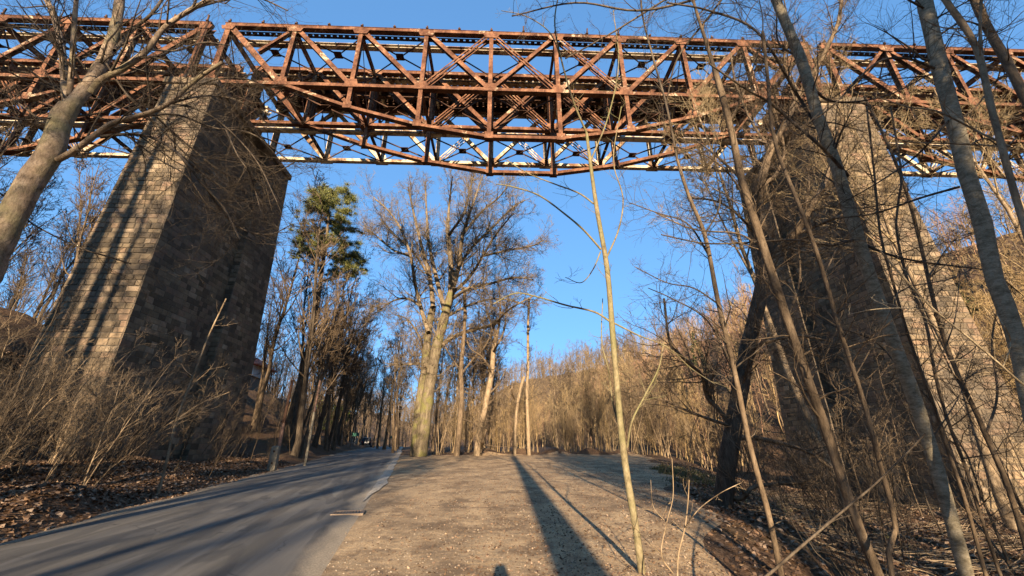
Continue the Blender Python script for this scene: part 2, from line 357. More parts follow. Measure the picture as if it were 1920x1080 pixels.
# ---------------------------------------------------------------- bridge
BR = R(2.05); BO = np.array([.8, 20.0, 0]); ZT, ZM = 28.5, 23.3
def bp(s, v, z=0): return (BO[0]+s*math.cos(BR)-v*math.sin(BR), BO[1]+s*math.sin(BR)+v*math.cos(BR), z)
PAN = 4.467; NP = 9; HS = PAN*NP/2; HU = ZT-ZM
belly = [0, 0, 1.75, 3.05, 3.85, 3.85, 3.05, 1.75, 0, 0]
def make_span(fish, mat, W, deck):
    root = empty('truss_span'); CH[root.name] = []
    X = [-HS+i*PAN for i in range(NP+1)]
    for side in (0, 1):
        v = side*W; T = [(x, v, HU) for x in X]; Mn = [(x, v, 0) for x in X]; Bn = [(x, v, -belly[i]) for i, x in enumerate(X)]
        m = MB()
        m.bar((X[0]-.25, v, HU), (X[-1]+.25, v, HU), .36, .25); m.bar((X[0]-.3, v, HU+.14), (X[-1]+.3, v, HU+.14), .42, .022)
        m.bar((X[0]-.3, v, 0), (X[-1]+.3, v, 0), .36, .25)
        for i, x in enumerate(X):          # gusset plates
            for sgn in (-1, 1):
                yo = v+sgn*.195
                w_ = .34 if i in (0, NP) else .42
                m.add([(x-w_, yo, HU-.5), (x+w_, yo, HU-.5), (x+w_*1.35, yo, HU-.16), (x-w_*1.35, yo, HU-.16),
                       (x-w_, yo+.02*sgn, HU-.5), (x+w_, yo+.02*sgn, HU-.5), (x+w_*1.35, yo+.02*sgn, HU-.16), (x-w_*1.35, yo+.02*sgn, HU-.16)], MB.BQ)
                m.add([(x-.5, yo, -.18), (x+.5, yo, -.18), (x+.32, yo, .48), (x-.32, yo, .48),
                       (x-.5, yo+.02*sgn, -.18), (x+.5, yo+.02*sgn, -.18), (x+.32, yo+.02*sgn, .48), (x-.32, yo+.02*sgn, .48)], MB.BQ)
        st = m.ob('side_truss', mat, root)
        for i in range(NP+1):
            wd = .36 if i in (0, NP) else .27
            b = MB().ibeam((X[i], v, .17), (X[i], v, HU-.18), .30, wd); [b.bar((X[i], v, HU*q), (X[i], v, HU*q+.2), .326, wd*.9) for q in (.2, .4, .6, .8)]; b.ob('post', mat, st)
            if fish and belly[i] > 0:
                MB().ibeam((X[i], v, -.17), (X[i], v, -belly[i]+.1), .26, .26).ob('hanger', mat, st)
        def diag(a, b, w_=.36):
            a = np.array(a); b = np.array(b); d = (b-a)/np.linalg.norm(b-a)
            m = MB().ibeam(a+d*.28, b-d*.28, .22, w_); L = np.linalg.norm(b-a)
            for k in range(5): m.bar(a+d*(L*(k+.8)/6), a+d*(L*(k+.8)/6+.22), .246, w_*.9)
            m.ob('diagonal', mat, st)
        def counter(a, b):
            a = np.array(a); b = np.array(b); d = (b-a)/np.linalg.norm(b-a); m = MB()
            for o in (-.1, .1): m.bar(a+d*.4, b-d*.4, .02, .09, off=(.16, o)); m.bar(a+d*.4, b-d*.4, .02, .09, off=(-.16, o))
            L = np.linalg.norm(b-a)-.8
            for k in range(7):
                q = a+d*(.4+L*(k+.5)/7); m.bar(q+np.array([0, -.14, 0]), q+np.array([0, .14, 0]), .02, .2, ref=(1, 0, 0))
            m.ob('counter_brace', mat, st)
        for i in range(NP):
            if i <= 3: diag(T[i], Mn[i+1], .38 if i == 0 else .30)
            elif i == 4: diag(T[5], Mn[4], .25); counter(T[4], Mn[5])
            else: diag(T[i+1], Mn[i], .38 if i == 8 else .30)
            if i == 3: counter(T[4], Mn[3])
            if i == 5: counter(T[5], Mn[6])
        for a, b, c in ((T[0], Mn[1], T[1]), (T[9], Mn[8], T[8])):
            mid = (np.array(a)+np.array(b))/2; diag(c, mid, .2)
        if fish:
            m = MB()
            pts = [np.array(Bn[i]) for i in range(1, 9)]
            for a, b in zip(pts[:-1], pts[1:]):
                m.bar(a, b, .34, .21)
            for i in range(2, 8):
                for sgn in (-1, 1): m.box(X[i]-.26, X[i]+.26, v+sgn*.185-.01, v+sgn*.185+.01, -belly[i]-.16, -belly[i]+.34)
            m.ob('belly_chord', mat, st)
    dm = M['rust_dark']
    for i in range(NP+1):
        x = X[i]
        m = MB(); m.ibeam((x, .21, HU-.42), (x, W-.21, HU-.42), .34, .16, ref=(0, 0, 1)); m.ob('cross_beam', mat, root)
        m = MB(); m.bar((x, .2, HU-.7), (x, W-.2, .3), .02, .11, ref=(1, 0, 0), off=(.03, 0)); m.bar((x, W-.2, HU-.7), (x, .2, .3), .02, .11, ref=(1, 0, 0), off=(-.03, 0))
        m.box(x-.04, x+.04, W/2-.3, W/2+.3, HU/2-.3, HU/2+.2)
        m.ibeam((x, .2, .0), (x, W-.2, .0), .2, .16, ref=(0, 0, 1))
        if fish and belly[i] > 0:
            m.bar((x, .2, -belly[i]), (x, W-.2, -belly[i]), .14, .14); m.bar((x, .2, -.02), (x, W-.2, -belly[i]+.03), .02, .09, ref=(1, 0, 0), off=(.03, 0))
            m.bar((x, W-.2, -.02), (x, .2, -belly[i]+.03), .02, .09, ref=(1, 0, 0), off=(-.03, 0))
        m.ob('cross_frame', dm if deck else mat, root)
    for zz, nm in ((HU-.30, 'top_lateral_bracing'), (-.12, 'bottom_lateral_bracing')):
        m = MB()
        for i in range(NP):
            m.bar((X[i]+.1, .25, zz), (X[i+1]-.1, W-.25, zz), .10, .05, ref=(0, 0, 1), off=(.03, 0)); m.bar((X[i]+.1, W-.25, zz), (X[i+1]-.1, .25, zz), .10, .05, ref=(0, 0, 1), off=(-.03, 0))
            m.box((X[i]+X[i+1])/2-.28, (X[i]+X[i+1])/2+.28, W/2-.28, W/2+.28, zz-.012, zz+.012)
        m.ob(nm, dm, root)
    for f in ((.34,) if fish else (.30, .70)):
        m = MB().ibeam((X[0], W*f, HU-.1), (X[-1], W*f, HU-.1), .30, .34, ref=(0, 0, 1)); m.ob('stringer', M['rust_pale'] if fish else mat, root)
    # edge angle with small stubs left from the walkway, along the near chord
    nst = NP*2
    for k in range(nst+1):
        x = X[0]+k*PAN/2; h = random.choice([.16, .2, .22, .25, .5, .55]) if k > 8 else random.choice([.15, .2, .22])
        m = MB(); m.bar((x, -.2, HU+.18), (x+random.uniform(-.02, .05), -.22, HU+.2+h), .08, .09); m.box(x-.09, x+.09, -.27, -.08, HU+.184, HU+.25)
        m.ob('walkway_stub', dm, root)
    m = MB()
    n = int(PAN*NP/.42); m.box(X[0], X[-1], .45, .47, HU-.26, HU-.06)
    for k in range(n):
        x = X[0]+.2+k*.42; m.box(x-.13, x+.13, .285, .42, HU-.20, HU-.05)
    m.box(X[0], X[-1], .30, .36, HU-.052, HU-.02)
    m.ob('deck_edge_plates', dm, root)
    if deck:
        for k in range(80):
            x = X[0]+.3+k*(PAN*NP-.6)/79; hw = random.uniform(-.05, .05)
            MB().box(x-.19, x+.19, -.45+hw, W+.35+hw, HU+.165, HU+.36).ob('sleeper', M['sleeper_wood'], root)
        for y in (W/2-.74, W/2+.74):
            m = MB(); m.box(X[0], X[-1], y-.06, y+.06, HU+.374, HU+.40); m.box(X[0], X[-1], y-.012, y+.012, HU+.40, HU+.48); m.box(X[0], X[-1], y-.035, y+.035, HU+.48, HU+.52)
            m.ob('rail', M['rust_dark'], root)
        for q in (.3, .7):
            m = MB()
            m.box(X[0], X[-1], W*q-.03, W*q+.03, HU-.75, HU-.28); m.box(X[0], X[-1], W*q-.16, W*q+.16, HU-.775, HU-.752); m.ob('deck_girder', M['rust_dark'], root)
        m = MB(); m.box(X[0], X[-1], W/2-.6, W/2+.6, HU+.376, HU+.385); m.ob('walk_plate', M['rust_dark'], root)
    for x in (X[0], X[-1]):
        for v in (0, W):
            m = MB(); m.box(x-.38, x+.38, v-.3, v+.3, -.48, -.19); m.box(x-.5, x+.5, v-.42, v+.42, -.62, -.484); m.box(x-.2, x+.2, v-.34, v+.34, -.19, -.18)
            m.ob('bearing', M['rust_pale'], root)
    return root
W1, V2, W2 = 3.4, 4.05, 3.3
GAP = 1.5; STEP = 2*HS+GAP
s1 = make_span(True, M['rust'], W1, False); s2 = make_span(False, M['rust_pale'], W2, True)
for c in CH[s2.name]:
    if c.name.startswith('stringer'): c.data.materials[0] = M['rust_dark']
tr0 = [c for c in CH[s2.name] if c.name.startswith('side_truss')][0]
for c in CH[tr0.name]: c.data.materials[0] = M['rust_mid']
lab1 = {0: 'rust-red fishbelly truss span between the two stone piers, nearest of the side by side bridges',
        -1: 'rusty truss span running off left from the left stone pier, near bridge',
        1: 'rusty truss span running off right from the right stone pier, near bridge'}
lab2 = {0: 'pale weathered parallel truss span with sleepers, behind the rust-red span between the piers',
        -1: 'pale weathered truss span with sleepers running off left, behind the nearer rusty span',
        1: 'pale weathered truss span with sleepers running off right, behind the nearer rusty span'}
for k in (0, -1, 1):
    for src, v, lab in ((s1, 0, lab1), (s2, V2, lab2)):
        o = src if k == 0 else copy_tree(src)
        o.location = bp(k*STEP, v, ZM); o.rotation_euler = (0, 0, BR)
        tag(o, lab[k], 'bridge span', 'steel truss spans of the viaduct')

# piers -------------------------------------------------------------
def stone_face(m, P00, P10, P01, P11, nrm, course=.29, push=.061):
    """lay coursed quarry-faced stones over a (trapezoid) face given by bottom and top edges"""
    P00, P10, P01, P11 = [np.array(p, float) for p in (P00, P10, P01, P11)]; nrm = np.array(nrm, float); nrm /= np.linalg.norm(nrm)
    hgt = np.linalg.norm((P01+P11)/2-(P00+P10)/2); nc = int(hgt/course); V = []
    tz = np.linspace(0, 1, nc+1)+np.concatenate([[0], rng.uniform(-.12, .12, nc-1)/nc, [0]])
    for i in range(nc):
        a0 = P00+(P01-P00)*tz[i]; b0 = P10+(P11-P10)*tz[i]; a1 = P00+(P01-P00)*tz[i+1]; b1 = P10+(P11-P10)*tz[i+1]
        Lw = np.linalg.norm(b0-a0); xs_ = [0.]
        while xs_[-1] < Lw: xs_.append(xs_[-1]+rng.uniform(.28, .72))
        xs_ = np.array(xs_); xs_ = xs_/xs_[-1]
        g = (.016 if push > .06 else .009)/Lw; gz = .05 if push > .06 else .03
        for x0_, x1_ in zip(xs_[:-1], xs_[1:]):
            def pt(u_, w_): return (a0+(b0-a0)*u_)*(1-w_)+(a1+(b1-a1)*u_)*w_
            q = [pt(x0_+g, gz), pt(x1_-g, gz), pt(x1_-g, 1-gz), pt(x0_+g, 1-gz)]
            qi = [pt(x0_+g*2, gz+.05), pt(x1_-g*2, gz+.05), pt(x1_-g*2, 1-gz-.05), pt(x0_+g*2, 1-gz-.05)]
            p_ = rng.uniform(.02, .045) if push > .06 else rng.uniform(.014, .017)
            tl_ = .012 if push > .06 else .0003
            V += q; V += [c+nrm*(p_+rng.uniform(-tl_, tl_)) for c in qi]
    V = np.array(V); n = len(V)//8; k = (np.arange(n)*8)[:, None, None]
    Fq = (np.array([[4,5,6,7],[0,1,5,4],[1,2,6,5],[2,3,7,6],[3,0,4,7]])[None]+k).reshape(-1, 4)
    m.add(V, Fq)
def block(core, st, sa0, sa1, va0, va1, z0, z1, b, c, zt, sp=.045):
    """battered block in bridge coordinates; sizes given at z=zt, growing downward"""
    def cor(z):
        d = zt-z; return (sa0-b*d, sa1+b*d, va0-c*d, va1+c*d)
    (a0, a1, e0, e1), (A0, A1, E0, E1) = cor(z0), cor(z1)
    e = .0
    V = [(a0,e0,z0),(a1,e0,z0),(a1,e1,z0),(a0,e1,z0),(A0,E0,z1),(A1,E0,z1),(A1,E1,z1),(A0,E1,z1)]
    core.add(V, MB.BQ)
    stone_face(st, V[0], V[1], V[4], V[5], (0, -1, c)); stone_face(st, V[1], V[2], V[5], V[6], (1, 0, b), push=sp)
    stone_face(st, V[2], V[3], V[6], V[7], (0, 1, c)); stone_face(st, V[3], V[0], V[7], V[4], (-1, 0, b), push=sp)
def make_pier(zb):
    root = empty('stone_pier'); CH[root.name] = []
    zt = ZM-1.1; v0, v1, hw = -.85, 8.5, 1.45
    core, st = MB(), MB()
    b, c = .024, .035
    D = 3.0
    block(core, st, -hw, hw, v0, v0+D, zb, zt, b, c, zt)
    block(core, st, -hw, hw, v1-D, v1, zb, zt, b, c, zt)
    block(core, st, -hw+.45, hw-.45, v0+D-.2, v1-D+.2, zb, zt-.03, b, -.02, zt)
    body = core.ob('masonry_core', M['mortar'], root); st.ob('stone_facing', M['stone'], root)
    core, st = MB(), MB()
    core.box(-hw-.14, hw+.14, v0-.14, v1+.14, zt, zt+.45)
    for f in (((-hw-.14, v0-.142, zt), (hw+.14, v0-.142, zt), (-hw-.14, v0-.142, zt+.45), (hw+.14, v0-.142, zt+.45), (0, -1, 0)),
              ((hw+.142, v0-.14, zt), (hw+.142, v1+.14, zt), (hw+.142, v0-.14, zt+.45), (hw+.142, v1+.14, zt+.45), (1, 0, 0)),
              ((-hw-.142, v1+.14, zt), (-hw-.142, v0-.14, zt), (-hw-.142, v1+.14, zt+.45), (-hw-.142, v0-.14, zt+.45), (-1, 0, 0))):
        stone_face(st, *f, course=.44, push=.03)
    cp = core.ob('coping', M['mortar'], root); st.ob('coping_stone', M['stone'], cp)
    return root
pL = make_pier(-4)
SP_ = HS+GAP/2-.45
for k, lab in ((-1, 'tall battered stone pier left of the road with sun stripes on its front'), (1, 'tall battered stone pier on the right behind the tangle of saplings')):
    o = pL if k == -1 else copy_tree(pL)
    o.location = bp(k*SP_, 0, 0); o.rotation_euler = (0, 0, BR)
    tag(o, lab, 'bridge pier', 'stone piers of the viaduct')

# ---------------------------------------------------------------- trees
def resample(pts, n):
    """Catmull-Rom through pts, n samples evenly by length"""
    P = np.asarray(pts, float)
    if len(P) > 2:
        Q = np.vstack([2*P[0]-P[1], P, 2*P[-1]-P[-2]]); out = []
        for i in range(1, len(Q)-2):
            t = np.linspace(0, 1, 8, endpoint=False)[:, None]
            a, b, c, d = Q[i-1], Q[i], Q[i+1], Q[i+2]
            out.append(.5*((2*b)+(-a+c)*t+(2*a-5*b+4*c-d)*t**2+(-a+3*b-3*c+d)*t**3))
        P = np.vstack(out+[P[-1:]])
    L = np.concatenate([[0], np.cumsum(np.linalg.norm(np.diff(P[:, :3], axis=0), axis=1))])
    return np.stack([np.interp(np.linspace(0, L[-1], n), L, P[:, k]) for k in range(P.shape[1])], 1)
def grow(P, Rr, K, t0=.2, t1=1., ang=50, av=15, lr=.5, n=5, wan=.15, up=.1, rr=.6, rtip=.003, tap=.5, lmin=0, fix=None, bias=None):
    C, N, _ = P.shape
    L = np.linalg.norm(np.diff(P, axis=1), axis=2).sum(1)
    cnt = np.full(C, K) if np.isscalar(K) else K
    idx = np.repeat(np.arange(C), cnt); m = len(idx)
    if m == 0: return np.zeros((0, n, 3)), np.zeros((0, n))
    t = rng.uniform(t0, t1, m); f = t*(N-1); i = np.minimum(f.astype(int), N-2); fr = (f-i)[:, None]
    p = P[idx, i]*(1-fr)+P[idx, i+1]*fr; r = Rr[idx, i]*(1-fr[:, 0])+Rr[idx, i+1]*fr[:, 0]
    T = P[idx, i+1]-P[idx, i]; T /= np.linalg.norm(T, axis=1, keepdims=True)+1e-9
    rv = rng.normal(size=(m, 3))
    if bias is not None: rv = rv+np.array(bias)
    rv -= T*(rv*T).sum(1, keepdims=True); rv /= np.linalg.norm(rv, axis=1, keepdims=True)+1e-9
    a = np.radians(ang+rng.normal(size=m)*av)[:, None]
    d = T*np.cos(a)+rv*np.sin(a)
    LL = (L[idx]*lr if fix is None else fix)*(1-tap*(t-t0)/(t1-t0+1e-6))*rng.uniform(.55, 1.25, m); LL = np.maximum(LL, lmin)
    out = np.empty((m, n, 3)); out[:, 0] = p
    for k in range(1, n):
        d = d+rng.normal(size=(m, 3))*wan+np.array([0, 0, up]); d /= np.linalg.norm(d, axis=1, keepdims=True)
        out[:, k] = out[:, k-1]+d*(LL/(n-1))[:, None]
    r0 = np.maximum(np.minimum(r*rr*rng.uniform(.7, 1, m), LL*.017), rtip*1.2)
    RR = r0[:, None]+(rtip-r0)[:, None]*np.linspace(0, 1, n)[None]**.8
    return out, RR
def put(mb, B, k):
    if len(B[0]): mb.tubes(B[0], B[1], k)
def std_tree(Hh, r0, start=.35, n1=14, n2=6, n3=5, n4=4, spread=.42, a1=48, up1=.12, lean=(0, 0), wan=.06, rtip=.006, forks=0, sides=(8, 5, 4, 3, 3)):
    """free-standing bare tree at the origin: returns trunk and crown MBs"""
    n = 12; z = np.linspace(-.6, Hh, n); P = np.zeros((n, 3)); P[:, 2] = z
    w_ = np.cumsum(rng.normal(size=(n, 2))*wan*Hh/n, axis=0); P[:, :2] = w_-w_[0]+np.outer(np.linspace(0, 1, n)**1.2, lean)
    rr = r0*(1-.9*np.linspace(0, 1, n)**.9)+.008; rr[0] *= 1.5; rr[1] *= 1.1
    tr, cr = MB(), MB(); T = (P[None], rr[None])
    trunks = [T]
    if forks: 
        fk = grow(*T, forks, .18, .5, 16, 5, .75, 9, .07, .10, .75, .02, .3); trunks.append(fk)
    put(tr, T, sides[0])
    if forks: put(tr, fk, 6)
    for TT in trunks:
        a = grow(*TT, n1 if TT is T else max(4, n1//2), start, 1, a1, 12, spread, 7, .12, up1, .55, rtip*1.6, .6)
        b = grow(*a, n2, .15, 1, 42, 14, .5, 5, .16, .08, .6, rtip*1.2, .5); c = grow(*b, n3, .15, 1, 40, 15, .55, 4, .18, .05, .6, rtip, .4)
        put(cr, a, sides[1]); put(cr, b, sides[2]); put(cr, c, sides[3])
        if n4: d = grow(*c, n4, .2, 1, 38, 15, .6, 3, .2, .03, .8, rtip*.8, .3); put(cr, d, sides[4])
    return tr, cr
def place_tree(name, tr, cr, mt, mc, loc, label, cat, group=None, rz=0):
    root = empty(name, loc, rz); CH[root.name] = []
    tr.ob('trunk', mt, root, smooth=True); cr.ob('crown', mc, root, smooth=name not in ('spruce_tree', 'ivy_tree'))
    return tag(root, label, cat, group)
def traced(name, label, cat, Y, limbs, mat, ws=.7, tw=None, mc=None, group=None, lv=(6, 5, 4), tl=.45, up=.05, trunk_n=1, rtip=.0021, ang=50, n=26, fixl=None, wanY=.03, t0s=.35):
    """tree whose stem and limbs follow hand-traced curves; twigs are grown on them. limb = (w0, w1, [x,y,x,y...], dY)"""
    tr, cr = MB(), MB(); base_p = None; B = []
    for j, lb in enumerate(limbs):
        w0, w1, xy = lb[:3]; w0 = w0*ws; w1 = w1*(ws+.15); dY = lb[3] if len(lb) > 3 else 0; Y0 = lb[4] if len(lb) > 4 else Y
        q = np.array(xy, float).reshape(-1, 2); k = len(q); ss = np.linspace(0, 1, k)
        yy = Y0*(1+dY*ss); px = np.column_stack([q, yy, w0+(w1-w0)*ss]); px = resample(px, n)
        if j >= trunk_n: px[:, 2] *= 1+wanY*np.interp(np.arange(n), np.linspace(0, n-1, 5), np.concatenate([[0], rng.normal(size=4)]))
        P = np.array([at(a, b, c) for a, b, c, _ in px]); Rr = np.array([.5*wd*depth(p)/F/math.sqrt(1+((a-960)/F)**2+.4*((b-540)/F)**2) for p, (a, b, _, wd) in zip(P, px)])
        Rr *= 1+.05*np.sin(np.arange(n)*1.9+j)
        if j == 0:
            g = hz(P[0, 0], P[0, 1])
            if P[0, 2] > g-.2:
                d = P[0]-P[1]; d = np.array([d[0]/max(-d[2], .05)*.3, 0, -1])if d[2] < 0 else np.array([0, 0, -1]); t = P[0, 2]-g+.25
                P = np.vstack([P[0]+d*t, P[0]+d*t*.5, P]); Rr = np.concatenate([[Rr[0]*1.35, Rr[0]*1.12], Rr])
                P = P[[0]+list(range(1, len(P)))]
                idx = np.linspace(0, len(P)-1, n); P = np.stack([np.interp(idx, np.arange(len(P)), P[:, c]) for c in range(3)], 1); Rr = np.interp(idx, np.arange(len(Rr)), Rr)
            base_p = np.array([P[0, 0], P[0, 1], max(P[0, 2]+.0, hz(P[0, 0], P[0, 1])-.05)])
        B.append((P[None], Rr[None]))
        big = .5*w0 > 9
        (tr if j < trunk_n else cr).tubes(P[None], Rr[None], 12 if big else 7)
    for j, b in enumerate(B):
        L = np.linalg.norm(np.diff(b[0][0], axis=0), axis=1).sum()
        t0 = t0s if j == 0 else .08
        m = max(2, int(lv[0]*L*(1 if j else 1-t0s)))
        fx = fixl if fixl else None
        a = grow(*b, m, t0, 1, ang, 15, tl, 7, .16, up, .5, rtip, .45, fix=(min(L*tl, 1.9) if fx is None else fx*rng.uniform(.9, 1.3)))
        put(cr, a, 4)
        if lv[1]: 
            c = grow(*a, lv[1], .12, 1, 45, 15, .5, 5, .2, up*.5, .6, rtip*.8, .4); put(cr, c, 3)
            if lv[2]: d = grow(*c, lv[2], .15, 1, 42, 15, .55, 3, .2, 0, .7, rtip*.6, .3); put(cr, d, 3)
    root = empty(name, base_p); CH[root.name] = []
    for mb, nm, mm in ((tr, 'trunk', mat), (cr, 'crown', mc or mat)):
        mb.V = [v-base_p for v in mb.V]; mb.ob(nm, mm, root, smooth=True)
    return tag(root, label, cat, group)

# ---- big double-trunked tree beyond the gravel lot
def big_tree():
    Y = 42.; L = [(46, 20, [787,862, 796,790, 806,720, 818,655, 832,600, 846,550]),
      (34, 16, [778,855, 785,770, 797,690, 803,620, 812,575], .03),
      (22, 3, [846,550, 846,500, 840,440, 842,390, 848,330], .03), (18, 3, [846,552, 860,500, 868,440, 886,385, 905,330], -.06),
      (16, 3, [836,590, 818,520, 804,455, 800,400, 797,340], .05), (16, 4, [812,575, 806,520, 790,460, 778,410, 765,350], .04),
      (15, 3, [803,622, 790,580, 778,530, 770,480, 752,430, 728,395, 700,370], -.05), (12, 3, [846,552, 880,520, 905,480, 930,440, 962,400], -.07),
      (12, 3, [848,560, 880,540, 922,531, 965,520, 1000,525], -.08), (11, 3, [850,520, 880,470, 920,430, 960,390, 985,375], .09),
      (15, 3, [828,648, 850,632, 880,620, 925,607, 955,580, 1000,555], -.1), (10, 3, [820,600, 845,590, 880,572, 930,560, 985,570], .08),
      (10, 2.5, [790,575, 765,560, 735,565, 700,590], .06), (9, 2.5, [770,480, 740,470, 715,450, 690,430], .05), (10, 2.5, [842,440, 870,400, 880,360, 890,320], .07),
      (9, 2.5, [797,690, 790,640, 765,600, 740,590], .03), (9, 3, [806,520, 780,480, 740,440, 712,410], .09), (9, 2.5, [868,440, 900,400, 935,370, 955,345], -.02),
      (8, 2.5, [905,480, 950,470, 1000,460, 1020,450], .1), (8, 5, [787,682, 770,683, 752,684], 0)]
    return traced('deciduous_tree', 'huge bare tree with two mossy trunks at the far edge of the gravel lot', 'tree', Y, L, M['bark_big'], mc=M['twig_tree'],
                  lv=(2.0, 8, 8), tl=.36, up=.08, trunk_n=2, rtip=.012, ang=40, n=22, fixl=4.4, wanY=.05, t0s=.6, ws=.6)
big_tree()

# ---- foreground tree at the left edge
L = [(90, 48, [-70,640, -20,500, 50,354, 97,283, 113,227, 130,200]),
     (46, 20, [130,202, 147,183, 177,143, 200,100, 217,50, 226,-10, 240,-90], .05), (26, 14, [128,205, 122,170, 120,133, 114,83, 100,27, 84,-10, 70,-70], .1),
     (18, 10, [130,180, 134,133, 139,50, 143,0, 150,-60], -.08), (24, 9, [170,175, 190,150, 233,127, 277,93, 307,53, 360,17, 430,-20], -.06),
     (22, 9, [108,300, 135,285, 160,267, 207,233, 250,220, 283,210, 317,193, 367,150, 417,117], -.08), (12, 4, [187,257, 235,252, 283,257, 333,287, 380,345, 420,390, 450,450], -.1),
     (12, 6, [215,95, 250,55, 283,27, 310,-10, 340,-60], .08), (7, 3, [-10,355, 21,379, 63,421, 151,465, 200,480, 246,495], .12),
     (7, 2.5, [317,193, 370,205, 420,235, 480,300, 520,380], -.05), (8, 3, [360,17, 420,0, 480,-5, 540,20], .05), (7, 3, [277,93, 330,95, 380,80, 430,85], .1),
     (9, 3, [110,235, 70,220, 30,190, -10,170], .1), (8, 3, [114,90, 80,60, 40,50, 0,55], .12), (6, 2.5, [0,215, 60,225, 150,215, 230,230], .1), (7, 3, [200,120, 240,180, 300,240, 360,300, 400,330], .1),
     (8, 3, [250,220, 330,215, 400,240, 470,250, 540,300], .3), (7, 2.5, [300,200, 380,180, 450,190, 500,230], .35), (7, 2.5, [283,210, 350,270, 430,330, 500,330, 560,300], .4), (7, 2.5, [333,287, 400,340, 470,380, 530,370], .4), (6, 2, [317,193, 400,150, 470,150, 520,180], .3), (6, 2, [380,345, 440,420, 500,440, 550,420], .4),
     (6, 2, [235,252, 300,300, 350,330, 395,390, 440,400], .02), (5, 2, [420,235, 445,290, 470,330, 490,400], 0)]
traced('deciduous_tree', 'thick pale-barked leaning tree crossing the left edge of the photo in front of the bridge', 'tree', 6.0, L, M['bark_fore'], mc=M['bark_dark'],
       lv=(5.5, 5, 4), rtip=.0022, ang=50, fixl=1.6, wanY=.05, t0s=.93, ws=.78, trunk_n=6)

# ---- foreground saplings and trees on the right
def T(label, Y, L, mat='bark_sapling', **kw):
    kw.setdefault('lv', (5, 3, 2)); nm = kw.pop('name', 'sapling'); mc = kw.pop('mc', None)
    return traced(nm, label, 'tree' if nm != 'sapling' else 'sapling', Y, L, M[mat], mc=M[mc] if mc else None, **kw)
T('slender greenish sapling standing alone in front of the gravel lot', 6.3,
  [(24, 7, [1205,1085, 1192,990, 1172,870, 1160,760, 1148,620, 1138,500, 1120,400, 1108,315, 1100,250]),
   (6, 2.5, [1144,603, 1115,585, 1060,572, 1005,556, 965,550, 925,570]), (6, 2.5, [1127,468, 1095,432, 1060,402, 1010,366, 960,350, 930,345]),
   (5, 2, [1113,382, 1085,362, 1040,345, 990,325, 950,300]), (5, 2, [1150,605, 1200,630, 1250,650, 1295,690, 1340,720], -.05), (5, 2, [1138,482, 1160,430, 1168,370, 1150,300, 1165,200]),
   (4, 1.5, [1126,472, 1112,505, 1090,530, 1060,520]), (7, 2.5, [1176,838, 1185,790, 1210,740, 1235,690, 1245,640], -.05), (6, 2, [1168,820, 1150,760, 1140,690, 1128,640, 1130,560], .06),
   (6, 3, [1100,250, 1075,190, 1052,110, 1040,40, 1052,-30]), (5, 2, [1108,300, 1140,220, 1160,120, 1150,20]), (4, 1.5, [1052,110, 1030,60, 985,30, 940,20])],
  lv=(3.0, 2, 2), fixl=.5, up=.06, rtip=.0022, mc='bark_sapling')
T('thin dark-topped sapling right of the lone sapling, left of the dark forked tree', 6.0,
  [(20, 7, [1466,1085, 1440,960, 1407,840, 1376,690, 1347,570, 1322,440, 1292,370, 1270,300]), (7, 4, [1270,300, 1250,200, 1225,110, 1205,30, 1200,-40]),
   (6, 2, [1376,690, 1325,600, 1260,560, 1215,540], .1), (6, 2, [1330,480, 1290,420, 1235,400, 1180,380], .08), (5, 2, [1322,440, 1350,380, 1340,290, 1360,200], -.05), (5, 2, [1347,570, 1300,540, 1250,530, 1190,500], .1)],
  'bark_brown', lv=(5.5, 5, 4), fixl=1.1, mc='bark_dark')
T('crooked brown sapling with a forked top just right of the dark forked tree', 5.6,
  [(34, 14, [1650,1085, 1601,964, 1552,816, 1517,718, 1476,600, 1437,481, 1408,393, 1390,335, 1368,230, 1340,130]), (12, 5, [1340,130, 1318,60, 1300,0, 1290,-60]),
   (7, 2, [1408,393, 1370,330, 1320,290, 1240,270], .08), (8, 2.5, [1476,600, 1500,520, 1490,430, 1470,380], .1), (7, 2, [1368,230, 1400,160, 1430,60, 1420,-20], .05), (6, 2, [1437,481, 1390,440, 1300,430, 1230,400], .1),
   (6, 2, [1517,718, 1560,640, 1590,540, 1580,470], .1)], 'bark_brown', lv=(5, 4, 3), fixl=.9)
T('smooth grey tree leaning left across the right stone pier', 5.8,
  [(50, 22, [1815,1090, 1778,953, 1742,830, 1700,707, 1652,580, 1619,481, 1592,393, 1577,340, 1560,285, 1537,233, 1507,123, 1480,60, 1453,-5, 1420,-90]),
   (8, 3, [1601,449, 1560,460, 1490,450, 1400,455, 1320,456, 1240,440], -.05), (12, 4, [1590,330, 1545,280, 1487,230, 1440,190, 1403,170, 1330,120], -.1), (10, 3, [1601,449, 1660,475, 1725,491, 1800,500, 1862,512, 1925,560], -.08),
   (7, 3, [1500,110, 1460,80, 1456,30, 1450,-20], .1), (9, 3, [1510,150, 1560,190, 1660,180, 1760,130], .1), (6, 2, [1652,580, 1700,540, 1790,520, 1880,470], .15), (6, 2, [1700,707, 1640,640, 1560,610, 1480,560], .2), (5, 2, [1742,830, 1800,740, 1830,650], .2), (10, 4, [1555,275, 1490,170, 1420,60, 1330,20, 1250,5], -.06), (9, 3, [1440,-60, 1330,-10, 1200,20, 1080,5, 960,30], -.1), (8, 3, [1440,-80, 1300,-30, 1150,60, 1060,110], .1), (8, 3, [1420,-90, 1330,30, 1270,110, 1250,190], .15)],
  'bark_grey', name='deciduous_tree', lv=(4.5, 5, 4), fixl=1.3, mc='bark_dark', t0s=.62)
